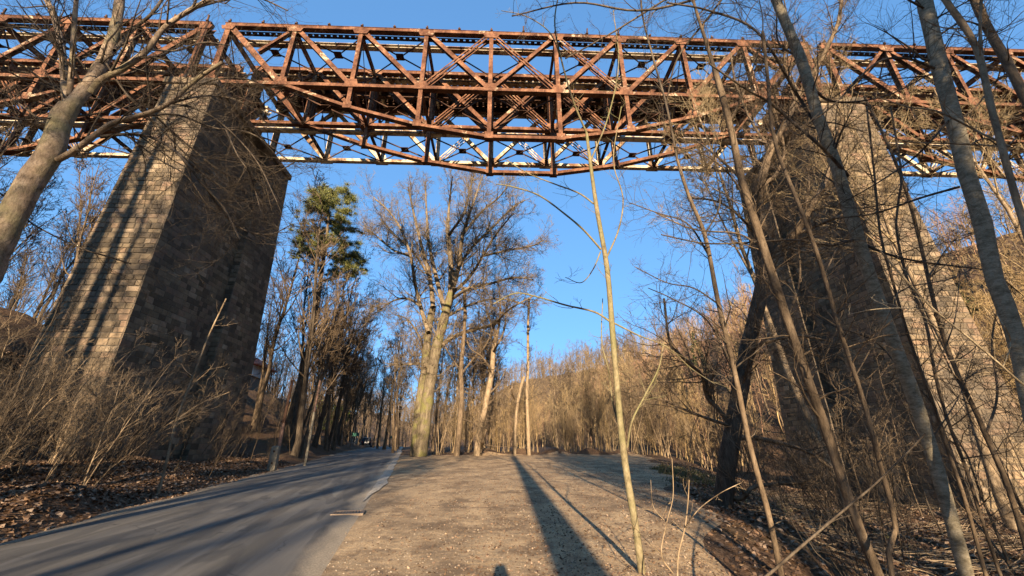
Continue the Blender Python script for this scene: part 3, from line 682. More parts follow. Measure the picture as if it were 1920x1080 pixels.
T('thickest smooth grey trunk, rising at the right edge of the photo', 4.6,
  [(72, 44, [1990,1100, 1960,900, 1930,750, 1911,657, 1890,586, 1862,516, 1841,410, 1815,340, 1803,283, 1787,217, 1763,133, 1750,73, 1733,0, 1715,-90]),
   (12, 4, [1763,133, 1700,110, 1640,120, 1560,200, 1500,240], -.1), (10, 3, [1787,217, 1720,290, 1650,340, 1580,380], .1), (10, 3, [1750,73, 1810,40, 1870,60, 1920,20], .1), (8, 3, [1803,283, 1850,260, 1900,300, 1930,280], .1),
   (12, 4, [1800,350, 1730,370, 1640,400, 1560,410], .15), (10, 4, [1740,20, 1690,-10, 1640,-60])],
  'bark_grey', name='deciduous_tree', lv=(4, 5, 4), fixl=1.2, mc='bark_dark', t0s=.8, ws=.6)
T('tan forked sapling at the upper right corner, bowed towards the grey trunk', 3.9,
  [(24, 18, [1960,560, 1925,440, 1893,330, 1880,280, 1858,200, 1835,100, 1805,45, 1772,0, 1740,-60]), (12, 8, [1843,130, 1838,60, 1840,0, 1845,-70], .03),
   (9, 3, [1893,275, 1840,250, 1760,210, 1700,200, 1640,180], .1), (7, 2, [1893,275, 1800,270, 1700,265, 1640,240], .15), (7, 3, [1893,270, 1915,250, 1950,215]), ],
  'bark_tan', lv=(4, 4, 3), fixl=.8, t0s=.7)
T('darker trunk crossing the top right corner behind the tan sapling', 6.2,
  [(34, 24, [2080,560, 2010,380, 1950,240, 1910,160, 1885,110, 1850,50, 1820,-20, 1790,-100]), (12, 3, [1900,140, 1870,150, 1830,200, 1780,240], .1)],
  'bark_brown', name='deciduous_tree', lv=(4, 5, 3), fixl=1.1)
T('crooked thin sapling with a kinked base left of the leaning grey tree', 5.2,
  [(20, 8, [1674,1085, 1662,1045, 1682,1000, 1676,960, 1658,900, 1642,840, 1628,780, 1604,705, 1573,614, 1545,516, 1517,431, 1482,345, 1450,260, 1440,150, 1430,60]),
   (6, 2, [1642,840, 1600,760, 1560,720, 1540,640], .08), (5, 2, [1604,705, 1640,640, 1680,560, 1700,480], .1), (5, 2, [1545,516, 1580,450, 1640,400, 1700,330], .1)], 'bark_brown', lv=(5, 4, 3), fixl=.9)
T('pair-stemmed thin sapling right of the leaning grey tree', 6.4,
  [(15, 5, [1850,1085, 1812,946, 1790,880, 1770,823, 1752,760, 1735,717, 1700,620, 1672,520, 1650,440, 1640,330, 1625,200]), (14, 5, [1878,1085, 1841,974, 1812,880, 1777,788, 1753,700, 1735,600, 1700,520, 1680,420, 1690,330, 1670,200], .06),
   (5, 2, [1752,760, 1700,700, 1660,640], .1), (5, 2, [1753,700, 1790,600, 1800,500], .1)], 'bark_brown', lv=(5, 4, 3), fixl=.9, trunk_n=2)
T('tall thin sapling against the sunlit front of the right pier', 7.2,
  [(22, 6, [1930,1045, 1890,911, 1868,860, 1848,816, 1825,760, 1802,717, 1765,620, 1740,520, 1722,440, 1690,330, 1650,240, 1620,180]), (10, 4, [1848,816, 1870,740, 1860,640, 1880,540], .08),
   (7, 2, [1802,717, 1850,690, 1900,700], .1), (7, 2, [1740,520, 1790,450, 1850,430], .1)], 'bark_brown', lv=(5, 4, 3), fixl=1.0)
T('bare leaning branch-like sapling slanting up to the right near the bottom edge', 4.8,
  [(15, 6, [1400,1110, 1440,1078, 1490,1035, 1545,988, 1590,950, 1637,911, 1690,860, 1735,813])], 'bark_dark', lv=(2.5, 2, 0), fixl=.35, ws=.5)
T('small pale two-stemmed shrub at the bottom edge beside the lone sapling', 5.0,
  [(8, 3, [1270,1090, 1272,1040, 1284,990, 1290,940, 1292,900]), (6, 2, [1262,1075, 1240,1040, 1250,980, 1262,930, 1260,860], -.02), (5, 2, [1284,990, 1310,955, 1350,925, 1390,905], .05), (4, 1.5, [1240,1040, 1200,1000, 1165,960], .05), (4, 1.5, [1250,980, 1225,950, 1220,900], .04)],
  'bark_tan', lv=(2.5, 2, 0), fixl=.25, trunk_n=2, ws=.5)
T('light straight sapling crossing the lower right corner', 4.2,
  [(9, 5, [1985,760, 1920,722, 1860,670, 1800,620, 1756,585, 1712,540, 1650,470]), (5, 2, [1880,690, 1895,640, 1870,590], .05), (5, 2, [1756,585, 1700,578, 1640,580, 1590,590], .05)], 'bark_pale', lv=(3, 2, 0), fixl=.35)
# dark forked tree on the edge of the slope
T('dark rough-barked forked tree with low side limbs at the right edge of the gravel lot', 12.0,
  [(52, 24, [1357,945, 1362,880, 1372,820, 1386,740, 1396,680, 1412,610, 1426,550, 1433,480, 1424,410, 1420,370]),
   (24, 8, [1420,372, 1430,330, 1445,280, 1467,240, 1500,177, 1533,123, 1560,70, 1573,37, 1580,-20], -.08), (22, 9, [1428,520, 1450,470, 1490,440, 1515,400, 1548,337, 1565,280, 1580,220], -.1), (14, 5, [1420,375, 1435,345, 1456,325, 1470,280, 1450,200], .04),
   (16, 8, [1375,822, 1410,820, 1440,826, 1480,835, 1520,850, 1560,880], -.04), (13, 5, [1365,790, 1345,765, 1326,745, 1317,706, 1300,688, 1270,660, 1255,640, 1245,560], -.05), (12, 5, [1400,660, 1440,640, 1500,630, 1560,640], -.06),
   (14, 8, [1366,930, 1390,935, 1412,914, 1450,908, 1510,905], -.06), (9, 3, [1372,800, 1300,775, 1240,750, 1190,745], -.06), (10, 4, [1490,440, 1540,420, 1590,400, 1640,395], -.08), (9, 3, [1433,480, 1400,420, 1350,380, 1290,370], .05),
   (9, 3, [1424,420, 1390,340, 1340,290, 1300,260], .03), (9, 3, [1500,177, 1470,120, 1480,60, 1470,0]), (8, 3, [1445,280, 1410,230, 1380,160, 1370,100])],
  'bark_dark', name='deciduous_tree', lv=(5.0, 7, 5), fixl=2.0, mc='bark_brown', n=28, rtip=.0055, ws=.76)
# light stem on the left bank in front of the left pier
T('light thin sapling slanting up in front of the dark side of the left pier', 14.0,
  [(11, 4, [314,860, 330,790, 350,738, 368,690, 389,635, 405,600, 424,560]), (4, 2, [350,738, 380,700, 400,690], .02), (4, 2, [330,790, 370,760, 430,735], .02)], 'bark_tan', lv=(1.5, 3, 2), fixl=1.1, ws=.55)
# mossy small trunks behind the lot
T('short mossy trunk leaning right at the back edge of the gravel lot, sunlit yellow', 43.0,
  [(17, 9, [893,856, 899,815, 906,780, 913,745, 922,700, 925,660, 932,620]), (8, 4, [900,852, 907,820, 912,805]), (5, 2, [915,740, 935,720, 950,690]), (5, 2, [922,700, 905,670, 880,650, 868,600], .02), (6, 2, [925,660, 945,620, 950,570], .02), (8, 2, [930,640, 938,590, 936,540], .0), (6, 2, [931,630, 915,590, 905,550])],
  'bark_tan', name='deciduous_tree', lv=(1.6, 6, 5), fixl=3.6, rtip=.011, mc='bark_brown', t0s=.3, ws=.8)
T('dark-topped mossy tree just right of the huge double-trunked tree', 42.5,
  [(17, 7, [856,856, 860,820, 864,770, 866,735, 864,700, 868,650, 872,590, 870,540]), (6, 3, [866,700, 890,670, 912,645, 930,600], .02), (5, 2, [864,745, 872,735, 882,744], -.02), (5, 2, [862,785, 880,790, 895,800], -.02), (5, 2, [860,690, 840,660, 830,640])],
  'bark_brown', name='deciduous_tree', lv=(1.0, 5, 4), fixl=3.4, rtip=.011, mc='bark_brown')
T('broken bare trunk without a top at the back of the gravel lot', 44.0,
  [(9, 7, [965,852, 966,800, 970,760, 977,725, 983,706]), (4, 2, [970,760, 960,735, 962,715])], 'bark_tan', name='dead_tree', lv=(.12, 0, 0), fixl=.8, rtip=.01)
T('tall slim sunlit birch-like tree right of the broken trunk', 44.5,
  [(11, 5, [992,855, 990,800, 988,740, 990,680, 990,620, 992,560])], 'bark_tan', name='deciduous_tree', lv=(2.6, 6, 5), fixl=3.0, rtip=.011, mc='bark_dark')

# ---- pine left of the road
def tufts(centres, rad, n, size, flat=.55):
    """needle clusters: small crossed faces spread inside flattened blobs, denser at the shell"""
    P = []
    for c, r_ in zip(centres, rad):
        m = max(8, int(n*r_**2)); d = rng.normal(size=(m, 3)); d /= np.linalg.norm(d, axis=1, keepdims=True); rr = np.abs(rng.normal(size=m))*.62
        P.append(np.array(c)+d*rr[:, None]*r_*np.array([1, 1, flat]))
    P = np.concatenate(P); m = len(P)
    a = rng.normal(size=(m, 3)); a /= np.linalg.norm(a, axis=1, keepdims=True); b = np.cross(a, rng.normal(size=(m, 3))); b /= np.linalg.norm(b, axis=1, keepdims=True)
    s = size*rng.uniform(.5, 1.4, m)[:, None]
    V = np.stack([P-a*s-b*s*.28, P+a*s-b*s*.1, P+a*s*.8+b*s*.35, P-a*s*.7+b*s*.3], 1).reshape(-1, 3)
    return V, np.arange(m*4).reshape(-1, 4)
def pine():
    Y = 40.; tr, cr = MB(), MB()
    pts = [(535,825), (550,770), (570,690), (590,600), (603,510), (612,450), (616,400), (618,362)]
    P = resample([at(x, y, Y) for x, y in pts], 18); Rr = np.linspace(.42, .07, 18); b0 = np.array([P[0, 0], P[0, 1], hz(P[0, 0], P[0, 1])])
    P = np.vstack([[b0[0]-.1, b0[1], b0[2]-.3], P[1:]]); tr.tubes(P[None]-b0, Rr[None], 10)
    cl = [(622,358,1.3),(640,375,1.6),(600,372,1.5),(588,388,1.3),(615,385,1.5),(645,400,1.3),(630,420,1.4),(650,432,1.2),(592,430,1.3),(570,440,1.2),(560,452,1.0),(600,455,1.1),(640,455,1.4),(655,480,1.5),(668,500,1.2),(640,490,1.2),(625,515,1.1),(580,470,1.0),(655,515,1.0),(560,480,.7)]
    cs = []; rs = []; B = []
    for x, y, r_ in cl:
        c = at(x, y, Y+rng.uniform(-2.4, 2.4)); 
        for q in range(24): cs.append(c-b0+rng.normal(size=3)*r_*np.array([.55, .55, .34])); rs.append(r_*rng.uniform(.3, .5))
        k = min(17, int(np.searchsorted(P[:, 2], c[2]-1.2))); B.append(resample([P[k], (P[k]+c)/2+[0, 0, -.2], c], 6)-b0)
    cr2 = MB(); cr2.tubes(np.array(B), np.tile(np.linspace(.09, .02, 6), (len(B), 1)), 4)
    V, Q = tufts(cs, rs, 2600, .045, .6); cr.add(V, Q)
    root = empty('pine_tree', b0); CH[root.name] = []
    tr.ob('trunk', M['bark_brown'], root, smooth=True); cr2.ob('limbs', M['bark_brown'], root); cr.ob('crown', M['needles'], root)
    tag(root, 'tall pine with a green clumped crown rising above the wood left of the road', 'tree')
pine()

# ---- bare tree prototypes and the woods
for k, (x, y, h, rr_, lab) in enumerate([(11.5, 15.5, 21, .15, 'tan-barked bare tree in front of the right pier, nearest the dark forked tree'), (17.5, 16.2, 22, .16, 'tan-barked bare tree rising before the lit corner of the right pier'), (25.5, 17.5, 22, .17, 'tan-barked bare tree right of the right pier, touching the bridge')]):
    tr, cr = std_tree(h, rr_, .42, 18, 7, 7, 4, .26, 44, .12, rtip=.006, lean=(-1.5, .6), forks=1)
    place_tree('bare_tree', tr, cr, M['bark_tan'], M['twig_gold'], (x, y, hz(x, y)-.1), lab, 'tree', 'bare trees in front of the right pier')
tr, cr = std_tree(22, .5, .52, 9, 6, 4, 0, .4, 50, .1, lean=(0, 0), wan=.012, forks=0)
place_tree('deciduous_tree', tr, cr, M['bark_big'], M['bark_brown'], (1.3, -13, hz(1.3, -13)), 'stout straight bare tree behind the photographer', 'tree')
for k, (x, y, h, rr_) in enumerate([(-20.6, 2, 27, .40), (-19.2, -5, 21, .46), (-22.4, 5, 15, .30), (-18.2, -9, 15, .34), (6.2, -12, 17, .40), (9.5, -8, 13, .38), (-10.5, -6, 14, .34), (-14.5, -2.5, 12, .32), (-12.5, -12, 17, .36)]):
    tr, cr = std_tree(h, rr_, .5, 14, 6, 5, 0, .3, 50, .1, lean=(rng.normal()*.4, 0), wan=.02)
    place_tree('deciduous_tree', tr, cr, M['bark_brown'], M['bark_brown'], (x, y, hz(x, y)), ['stout tallest tree out of frame left, shading the middle of the left pier', 'stout tree out of frame left, second behind, shading the left pier', 'stout shorter tree out of frame, closest before the left pier', 'stout short tree farthest back at left, shading the pier foot', 'stout tree behind the photographer, right, shading the lot edge', 'stout tree behind the photographer, farthest right, shading the right slope', 'stout tree left behind the photographer whose shadow crosses the road', 'stout low tree out of frame left, shading the leafy bank', 'stout tall tree far behind at left, shading road and bank'][k], 'tree', 'stout trees outside the picture')
protos = []
for i in range(5):
    tr, cr = std_tree(15+rng.uniform(-2, 3), .17+.05*rng.random(), .3, 17, 6, 5, 3, .34, 38, .17, rtip=.011, lean=(rng.normal()*1.2, rng.normal()*1.2), forks=i % 3)
    protos.append((tr, cr))
used_proto = {}
def tree_copy(pi, x, y, sc, rz, label, group, mt='bark_dark', mc='bark_dark', name='bare_tree', cat='tree', sz=None, tilt=0):
    key = (pi, mt, mc)
    if key not in used_proto:
        tr, cr = protos[pi]
        o = place_tree(name, tr, cr, M[mt], M[mc], (0, 0, 0), label, cat, group); used_proto[key] = o
    else: o = copy_tree(used_proto[key])
    o.name = name
    o.location = (x, y, hz(x, y)-.1); o.rotation_euler = (tilt*math.cos(rz), tilt*math.sin(rz), rz); o.scale = (sc, sc, (sz or sc))
    tag(o, label, cat, group); return o
def leanto(o, ax, ay): o.rotation_euler = (ax, ay, o.rotation_euler[2])
g = 'bare trees in the wood on the bank left of the road'
for i in range(36):                       # left of the road, from behind the pier to the bend
    y = 32+i*1.8+rng.uniform(-1, 1); v = rng.uniform(1.0, 9.5)
    x = -.9-.24*y-float(rw(y))-v
    o = tree_copy(i % 5, x, y, rng.uniform(.8, 1.3), rng.uniform(0, 6.28), 'slim dark bare tree in the roadside wood left of the road', g, 'bark_brown' if i % 2 == 0 else 'bark_dark', 'bark_brown' if i % 3 else 'bark_dark')
    leanto(o, rng.uniform(-.08, .05), rng.uniform(.0, .16))
g = 'bare roadside trees far down the right side of the road'
for i, (px, Y) in enumerate([(768,52), (772,60), (752,66), (742,72), (735,80), (762,84), (745,92), (775,70), (728,100), (715,104), (700,100), (690,96), (720,118), (740,125), (706,120), (680,110)]):
    x = (px-960)/(F*CP+F*.0)*Y*1.0
    tree_copy(i % 5, x, Y, rng.uniform(.75, 1.1), rng.uniform(0, 6.28), 'bare tree standing beside the road near the far bend', g, 'bark_brown', 'bark_dark')
g = 'bare trees behind the gravel lot'
for i in range(40):
    x = rng.uniform(-12, 34); y = rng.uniform(49, 80)
    tree_copy(i % 5, x, y, rng.uniform(.6, .9)*(1.45 if x < 6 else .8), rng.uniform(0, 6.28), 'bare tree behind the thicket at the back of the gravel lot', g, 'bark_brown' if i % 3 else 'bark_tan', ('bark_brown', 'twig_gold', 'bark_dark')[i % 3])
g = 'bare trees on the slope left of the left pier'
for i in range(26):
    x = rng.uniform(-44, -23); y = rng.uniform(13, 42)
    if -24.5 < x < -16 and 17 < y < 31: continue
    o = tree_copy(i % 5, x, y, rng.uniform(.55, .9), rng.uniform(0, 6.28), 'bare tree on the wooded slope left of the left pier', g, 'bark_brown' if i % 3 else 'bark_dark', 'bark_brown' if i % 3 else 'bark_dark')
g = 'bare trees on the slope right of the right pier'
for i in range(20):
    x = rng.uniform(27, 48); y = rng.uniform(20, 45)
    tree_copy(i % 5, x, y, rng.uniform(.45, .75), rng.uniform(0, 6.28), 'bare tree on the slope right of the right pier', g, 'bark_tan', 'twig_straw')
g = 'bare trees behind the photographer'
for i, (x, y, s_) in enumerate([(4.3,-7,.5), (7.2,-9,.95), (6.3,-15,1.2), (8.5,-7,.9), (9.3,-11,1.1), (11.5,-6,.9), (5.6,-25,1.3), (12.5,-14,1.1), (10.5,-16,1.1), (13.5,-9,.9), (16,-22,1), (5.5,-20,1.0), (-5,-24,1.1), (-9,-12,.95), (-11.5,-20,1), (-14,-7,.9), (-17,-16,1), (-13,-30,1.1), (-20,-22,1), (-7.5,-34,1.1), (-3,-40,1.1), (9,-4,.6), (7,-2.5,.5), (12,-3,.7), (-22,-9,.9), (19,-12,.8)]):
    tree_copy((i*2) % 5, x, y, s_, i*1.3, 'bare tree behind the photographer, %s metres back and %s metres to the %s' % (-y, abs(x), 'left' if x < 0 else 'right'), g, 'bark_brown', 'bark_brown')

# saplings and thickets
sap = []
for i in range(6):
    tr, cr = MB(), MB(); ns = 1+i % 3
    for k in range(ns):
        n = 7; hh = rng.uniform(4.5, 7.5); P = np.zeros((n, 3)); P[:, 2] = np.linspace(-.2, hh, n)
        dd = rng.normal(size=2)*.5*ns; P[:, :2] = rng.normal(size=2)*.15+np.outer(np.linspace(0, 1, n)**1.3, dd)+np.cumsum(rng.normal(size=(n, 2))*.07, axis=0)
        Tt = (P[None], (np.linspace(.038, .006, n)*rng.uniform(.5, 1.2))[None]); put(cr, Tt, 5)
        a = grow(*Tt, 12, .2, 1, 40, 14, .32, 6, .16, .08, .5, .005, .5); b = grow(*a, 5, .15, 1, 40, 14, .5, 4, .15, .06, .7, .005, .3)
        c = grow(*b, 3, .2, 1, 38, 14, .5, 3, .15, .02, .8, .004, .3)
        put(cr, a, 4); put(cr, b, 3); put(cr, c, 3)
    sap.append(cr)
shr = []
for i in range(4):
    cr = MB(); m = 9; n = 6
    d = rng.normal(size=(m, 3))*np.array([.26, .26, 0])+[0, 0, 1]; d /= np.linalg.norm(d, axis=1, keepdims=True); P = np.zeros((m, n, 3)); P[:, 0] = rng.normal(size=(m, 3))*[.2, .2, 0]-[0, 0, .1]
    LL = rng.uniform(1.2, 3.2, m)
    for k in range(1, n): d = d+rng.normal(size=(m, 3))*.07; d /= np.linalg.norm(d, axis=1, keepdims=True); P[:, k] = P[:, k-1]+d*(LL/(n-1))[:, None]
    Rr = np.linspace(.0095, .003, n)[None]*rng.uniform(.6, 1.3, m)[:, None]; put(cr, (P, Rr), 4)
    a = grow(P, Rr, 5, .3, 1, 35, 14, .3, 4, .12, .05, .6, .003, .4); put(cr, a, 3); b = grow(*a, 2, .2, 1, 40, 14, .5, 3, .16, .03, .7, .0025, .4); put(cr, b, 3)
    shr.append(cr)
keep = {}
def plant(kind, lst, pi, x, y, s_, label, group, mat, cat, lean=(0, 0)):
    key = (kind, pi, mat)
    if key not in keep: o = lst[pi].ob(kind, M[mat], smooth=True); keep[key] = o
    else: o = keep[key].copy(); COL.objects.link(o)
    o.name = kind
    o.location = (x, y, hz(x, y)); o.rotation_euler = (lean[0], lean[1], rng.uniform(-.5, .5) if abs(lean[1]) > .15 else rng.uniform(0, 6.28)); o.scale = (s_, s_, s_*rng.uniform(.85, 1.2))
    return tag(o, label, cat, group)
for i in range(150):      # sunlit thicket at the back of the lot
    x = rng.uniform(-9, 22); y = 46.5+rng.random()**1.5*9
    if x > 12: y -= (x-12)*.9
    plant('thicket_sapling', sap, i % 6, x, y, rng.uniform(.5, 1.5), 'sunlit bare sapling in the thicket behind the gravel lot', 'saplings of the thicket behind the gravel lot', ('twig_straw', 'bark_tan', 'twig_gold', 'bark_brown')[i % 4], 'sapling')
for i in range(44):      # bank behind/around the left pier and roadside
    y = rng.uniform(30, 70); v = rng.uniform(.9, 7); x = -.9-.24*y-float(rw(y))-v
    plant('roadside_sapling', sap, i % 6, x, y, rng.uniform(.5, .9), 'thin bare sapling on the roadside bank beyond the left pier', 'saplings on the roadside bank', 'bark_brown', 'sapling', (0, .1))
for i in range(95):      # left slope
    y = rng.uniform(9, 34); x = rng.uniform(-38, -13.5)
    if x > -22.8 and 17.3 < y < 31: continue
    if -x-.9-.24*y-float(rw(y)) < 2.6: continue
    plant('slope_sapling', sap, i % 6, x, y, rng.uniform(.4, .8), 'thin bare sapling on the leafy slope around the left pier', 'saplings on the left slope', ('bark_tan', 'bark_brown', 'bark_dark')[i % 3], 'sapling', (0, .12))
for i in range(36):      # in front of the left pier
    y = rng.uniform(9, 18.2) if i % 3 else rng.uniform(18, 30); v = rng.uniform(2.2, 10) if y < 18 else rng.uniform(1.6, 3.6); x = -.9-.24*y-float(rw(y))-v
    plant('bank_sapling', sap, i % 6, x, y, rng.uniform(.34, .72), 'thin bare sapling leaning from the leaf-covered bank in front of the left pier', 'saplings on the bank before the left pier', ('bark_brown', 'bark_dark', 'bark_tan')[i % 3], 'sapling', (rng.uniform(-.1, .1), .3))
for i in range(60):      # right, around the pier
    y = rng.uniform(8.5, 30); x = rng.uniform(10, 30)
    if x < 6+.33*y or (17.2 < x < 26 and 18 < y < 32): continue
    plant('slope_sapling', sap, i % 6, x, y, rng.uniform(.5, 1.0), 'thin bare sapling on the slope below the right pier', 'saplings below the right pier', ('bark_dark', 'bark_brown', 'bark_tan')[i % 3], 'sapling', (0, -.1))
for i in range(96):
    if i % 3: y = rng.uniform(6, 24); v = rng.uniform(2.4, 8.5); x = -.9-.24*y-float(rw(y))-v; lab = ('bare twiggy shrub rising from the leaf litter on the left bank', 'twiggy shrubs on the left bank')
    else: y = rng.uniform(7, 20); x = 1.6+.33*y+rng.uniform(.8, 9); lab = ('bare twiggy shrub on the shaded slope right of the gravel lot', 'twiggy shrubs on the right slope')
    if (x < -17 and 17.5 < y < 30) or (x > 18 and y > 18): continue
    plant('shrub', shr, i % 4, x, y, rng.uniform(.6, 1.2), lab[0], lab[1], ('bark_dark', 'bark_dark', 'bark_brown')[i % 3], 'shrub', (0, .38 if x < 0 else -.2))

# tangle of fine twigs hanging over and around the right pier
def merge(srcs, places, name, mat, label=None):
    V = []; Q = []; n = 0
    for k, x, y, z, s_, rz in places:
        m = srcs[k]; v = m[0]; c, s0 = math.cos(rz), math.sin(rz)
        X = v[:, 0]*c-v[:, 1]*s0; Yv = v[:, 0]*s0+v[:, 1]*c
        V.append(np.stack([X*s_+x, Yv*s_+y, v[:, 2]*s_+z], 1)); Q.append(m[1]+n); n += len(v)
    o = build(name, np.concatenate(V), np.concatenate(Q), mat)
    return tag(o, label or 'far wood of bare trees', 'wood', kind='stuff')
def lowtree(seed, H_):
    n = 6; P = np.zeros((n, 3)); P[:, 2] = np.linspace(-.5, H_, n); P[:, :2] = np.cumsum(rng.normal(size=(n, 2))*.2, axis=0)
    Tt = (P[None], np.linspace(.13, .02, n)[None]); mb = MB(); put(mb, Tt, 4)
    a = grow(*Tt, 14, .25, 1, 35, 12, .3, 4, .12, .12, .5, .02, .5); b = grow(*a, 6, .15, 1, 38, 14, .5, 3, .15, .08, .7, .018, .3); put(mb, a, 3); put(mb, b, 3)
    return np.concatenate(mb.V), np.concatenate(mb.Q)
low = [lowtree(i, rng.uniform(8, 12)) for i in range(6)]
pl = [[], [], []]
for i in range(1500):
    y = rng.uniform(48, 170); xt = 27-.25*max(y-40, 0); x = xt-4+rng.random()*75
    if y < 60 and x < 16: continue
    pl[i % 3].append((i % 6, x, y, hz(x, y), rng.uniform(.4, .98), rng.uniform(0, 6.28)))
merge(low, pl[0], 'hillside_wood', M['twig_red'], 'reddish-brown bare wood covering the hillside on the right')
merge(low, pl[1], 'hillside_wood', M['twig_straw'], 'straw-coloured bare scrub mixed through the hillside wood on the right')
merge(low, pl[2]+[(i % 6, x, y, hz(x, y), rng.uniform(.9, 1.7), i) for i, (x, y) in enumerate(zip(rng.uniform(-150, 110, 1500), rng.uniform(112, 400, 1500)))], 'valley_wood', M['bark_brown'], 'brown bare wood closing the valley behind the bend of the road')
pl = []
for i in range(260):
    x = rng.uniform(-95, -38); y = rng.uniform(10, 75); pl.append((i % 6, x, y, hz(x, y), rng.uniform(.7, 1.2), i))
for i in range(110):
    y = rng.uniform(72, 115); v = rng.uniform(9, 40); x = -.9-.24*y-float(rw(y))-v; 
    if 52 < y < 70 and v < 32: continue
    pl.append((i % 6, x, y, hz(x, y), rng.uniform(.6, .9), i))
merge(low, pl, 'slope_wood', M['bark_dark'], 'dark bare wood covering the slope far left')
# small spruces
def spruce(x, y, h, label):
    b0 = np.array([x, y, hz(x, y)]); tr = MB().cyl((0, 0, -.3), (0, 0, h), .16, .02, 8); cs = []; rs = []
    for k in range(30):
        f = k/30; z = h*(.12+.86*f); r_ = h*.2*(1-f)+.12
        for q in range(max(2, int(7*(1-f)))): a = rng.uniform(0, 6.28); cs.append((math.cos(a)*r_*.62, math.sin(a)*r_*.62, z-.1)); rs.append(r_*.5)
    V, Q = tufts(cs, rs, 60, .2, .35); cr = MB(); cr.add(V, Q)
    place_tree('spruce_tree', tr, cr, M['bark_brown'], M['needles_far'], b0, label, 'tree')
spruce(40.5, 88, 11, 'lone dark spruce poking above the brown hillside wood')
spruce(52, 45, 9, 'small dark spruce on the hill right of the right pier')
# ivy-green bush by the bend
for k, (px, Y) in enumerate([(678, 78), (662, 74)]):
    x = (px-960)/(F*CP)*Y; b0 = (x, Y, hz(x, Y)); tr = MB().cyl((0, 0, -.2), (0, 0, 4.5), .12, .04, 7)
    V, Q = tufts([(rng.normal()*1.0, rng.normal()*1.0, 1.2+rng.random()*4) for _ in range(14)], [.9]*14, 150, .16, 1.0); cr = MB(); cr.add(V, Q)
    place_tree('ivy_tree', tr, cr, M['bark_brown'], M['ivy'], b0, ('yellow-green ivied tree beside the bend of the road', 'smaller yellow-green ivied tree left of the other ivied one')[k], 'tree')

# ---------------------------------------------------------------- litter, stones, grass
def scatter(name, X, Y, size, mat, lift, label, flat=.5, zoff=None):
    m = len(X); Z = H(X, Y)+lift
    nrm = np.stack([rng.normal(size=m)*flat, rng.normal(size=m)*flat, np.ones(m)], 1); nrm /= np.linalg.norm(nrm, axis=1, keepdims=True)
    a = np.cross(nrm, rng.normal(size=(m, 3))); a /= np.linalg.norm(a, axis=1, keepdims=True); b = np.cross(nrm, a)
    P = np.stack([X, Y, Z], 1); s_ = (size*rng.uniform(.35, 1.7, m))[:, None]; w_ = s_*rng.uniform(.4, .8, m)[:, None]; cu = nrm*s_*rng.uniform(-.2, .5, m)[:, None]
    V = np.stack([P-a*s_, P-a*s_*.2-b*w_+cu, P+a*s_, P+a*s_*.1+b*w_+cu], 1).reshape(-1, 3)
    k = (np.arange(m)*4)[:, None, None]
    Tn = (np.array([[0, 1, 3], [1, 2, 3]])[None]+k).reshape(-1, 3)
    o = build(name, V, None, mat, Ft=Tn); return tag(o, label, 'leaf litter', kind='stuff')
n = 90000; Yl = 3.5+rng.random(n)**1.3*27; vl = .25+rng.random(n)**.8*13; Xl = -.9-.24*Yl-rw(Yl)-vl
scatter('leaf_litter', Xl, Yl, .055, M['leaf'], .012, 'fallen brown leaves covering the left bank')
n = 70000; Yl = 3.5+rng.random(n)**1.2*30; Xl = 1.0+.30*Yl+.1+rng.random(n)**.8*15
scatter('leaf_litter', Xl, Yl, .05, M['leaf'], .012, 'fallen brown leaves covering the slope right of the gravel lot')
n = 14000; Yl = 4.5+rng.random(n)**1.6*30; f = rng.random(n)**.55; Xl = -.9-.24*Yl+.1+f*(1.9+.54*Yl)
scatter('scattered_leaves', Xl, Yl, .019, M['leaf'], .026, 'dry leaves strewn over the gravel lot')
n = 16000; Yl = 5.0+rng.random(n)**1.8*18; f = rng.random(n); Xl = -.9-.24*Yl-.1+f*(1.9+.54*Yl)
oct_ = np.array([[1,0,0],[0,1,0],[-1,0,0],[0,-1,0],[0,0,.7],[0,0,-.7]]); ot = np.array([[0,1,4],[1,2,4],[2,3,4],[3,0,4],[1,0,5],[2,1,5],[3,2,5],[0,3,5]])
s_ = (.004+.013*rng.random(n)**4)[:, None, None]; V = oct_[None]*s_*rng.uniform(.6, 1.3, (n, 6, 3))+np.stack([Xl, Yl, H(Xl, Yl)+.022], 1)[:, None]
tag(build('gravel_stones', V.reshape(-1, 3), None, M['pebble'], Ft=(ot[None]+(np.arange(n)*6)[:, None, None]).reshape(-1, 3)), 'loose pebbles on the gravel lot', 'gravel', kind='stuff')
# dead sticks on the right slope
n = 900; Ys_ = rng.uniform(8, 26, n); Xs_ = 1.5+.33*Ys_+rng.uniform(.6, 12, n); a = rng.uniform(-.6, .6, n); ll = rng.uniform(.3, 1.6, n)
P0 = np.stack([Xs_, Ys_, H(Xs_, Ys_)+.05], 1); X2 = Xs_+np.cos(a)*ll; Y2 = Ys_+np.sin(a)*ll; P2 = np.stack([X2, Y2, H(X2, Y2)+rng.uniform(.03, .25, n)], 1)
Pm = (P0+P2)/2+rng.normal(size=(n, 3))*.04
mb = MB().tubes(np.stack([P0, Pm, P2], 1), np.tile([.012, .009, .004], (n, 1)), 4); tag(mb.ob('dead_sticks', M['bark_tan']), 'dead sticks and brushwood lying under the right pier', 'brushwood', kind='stuff')
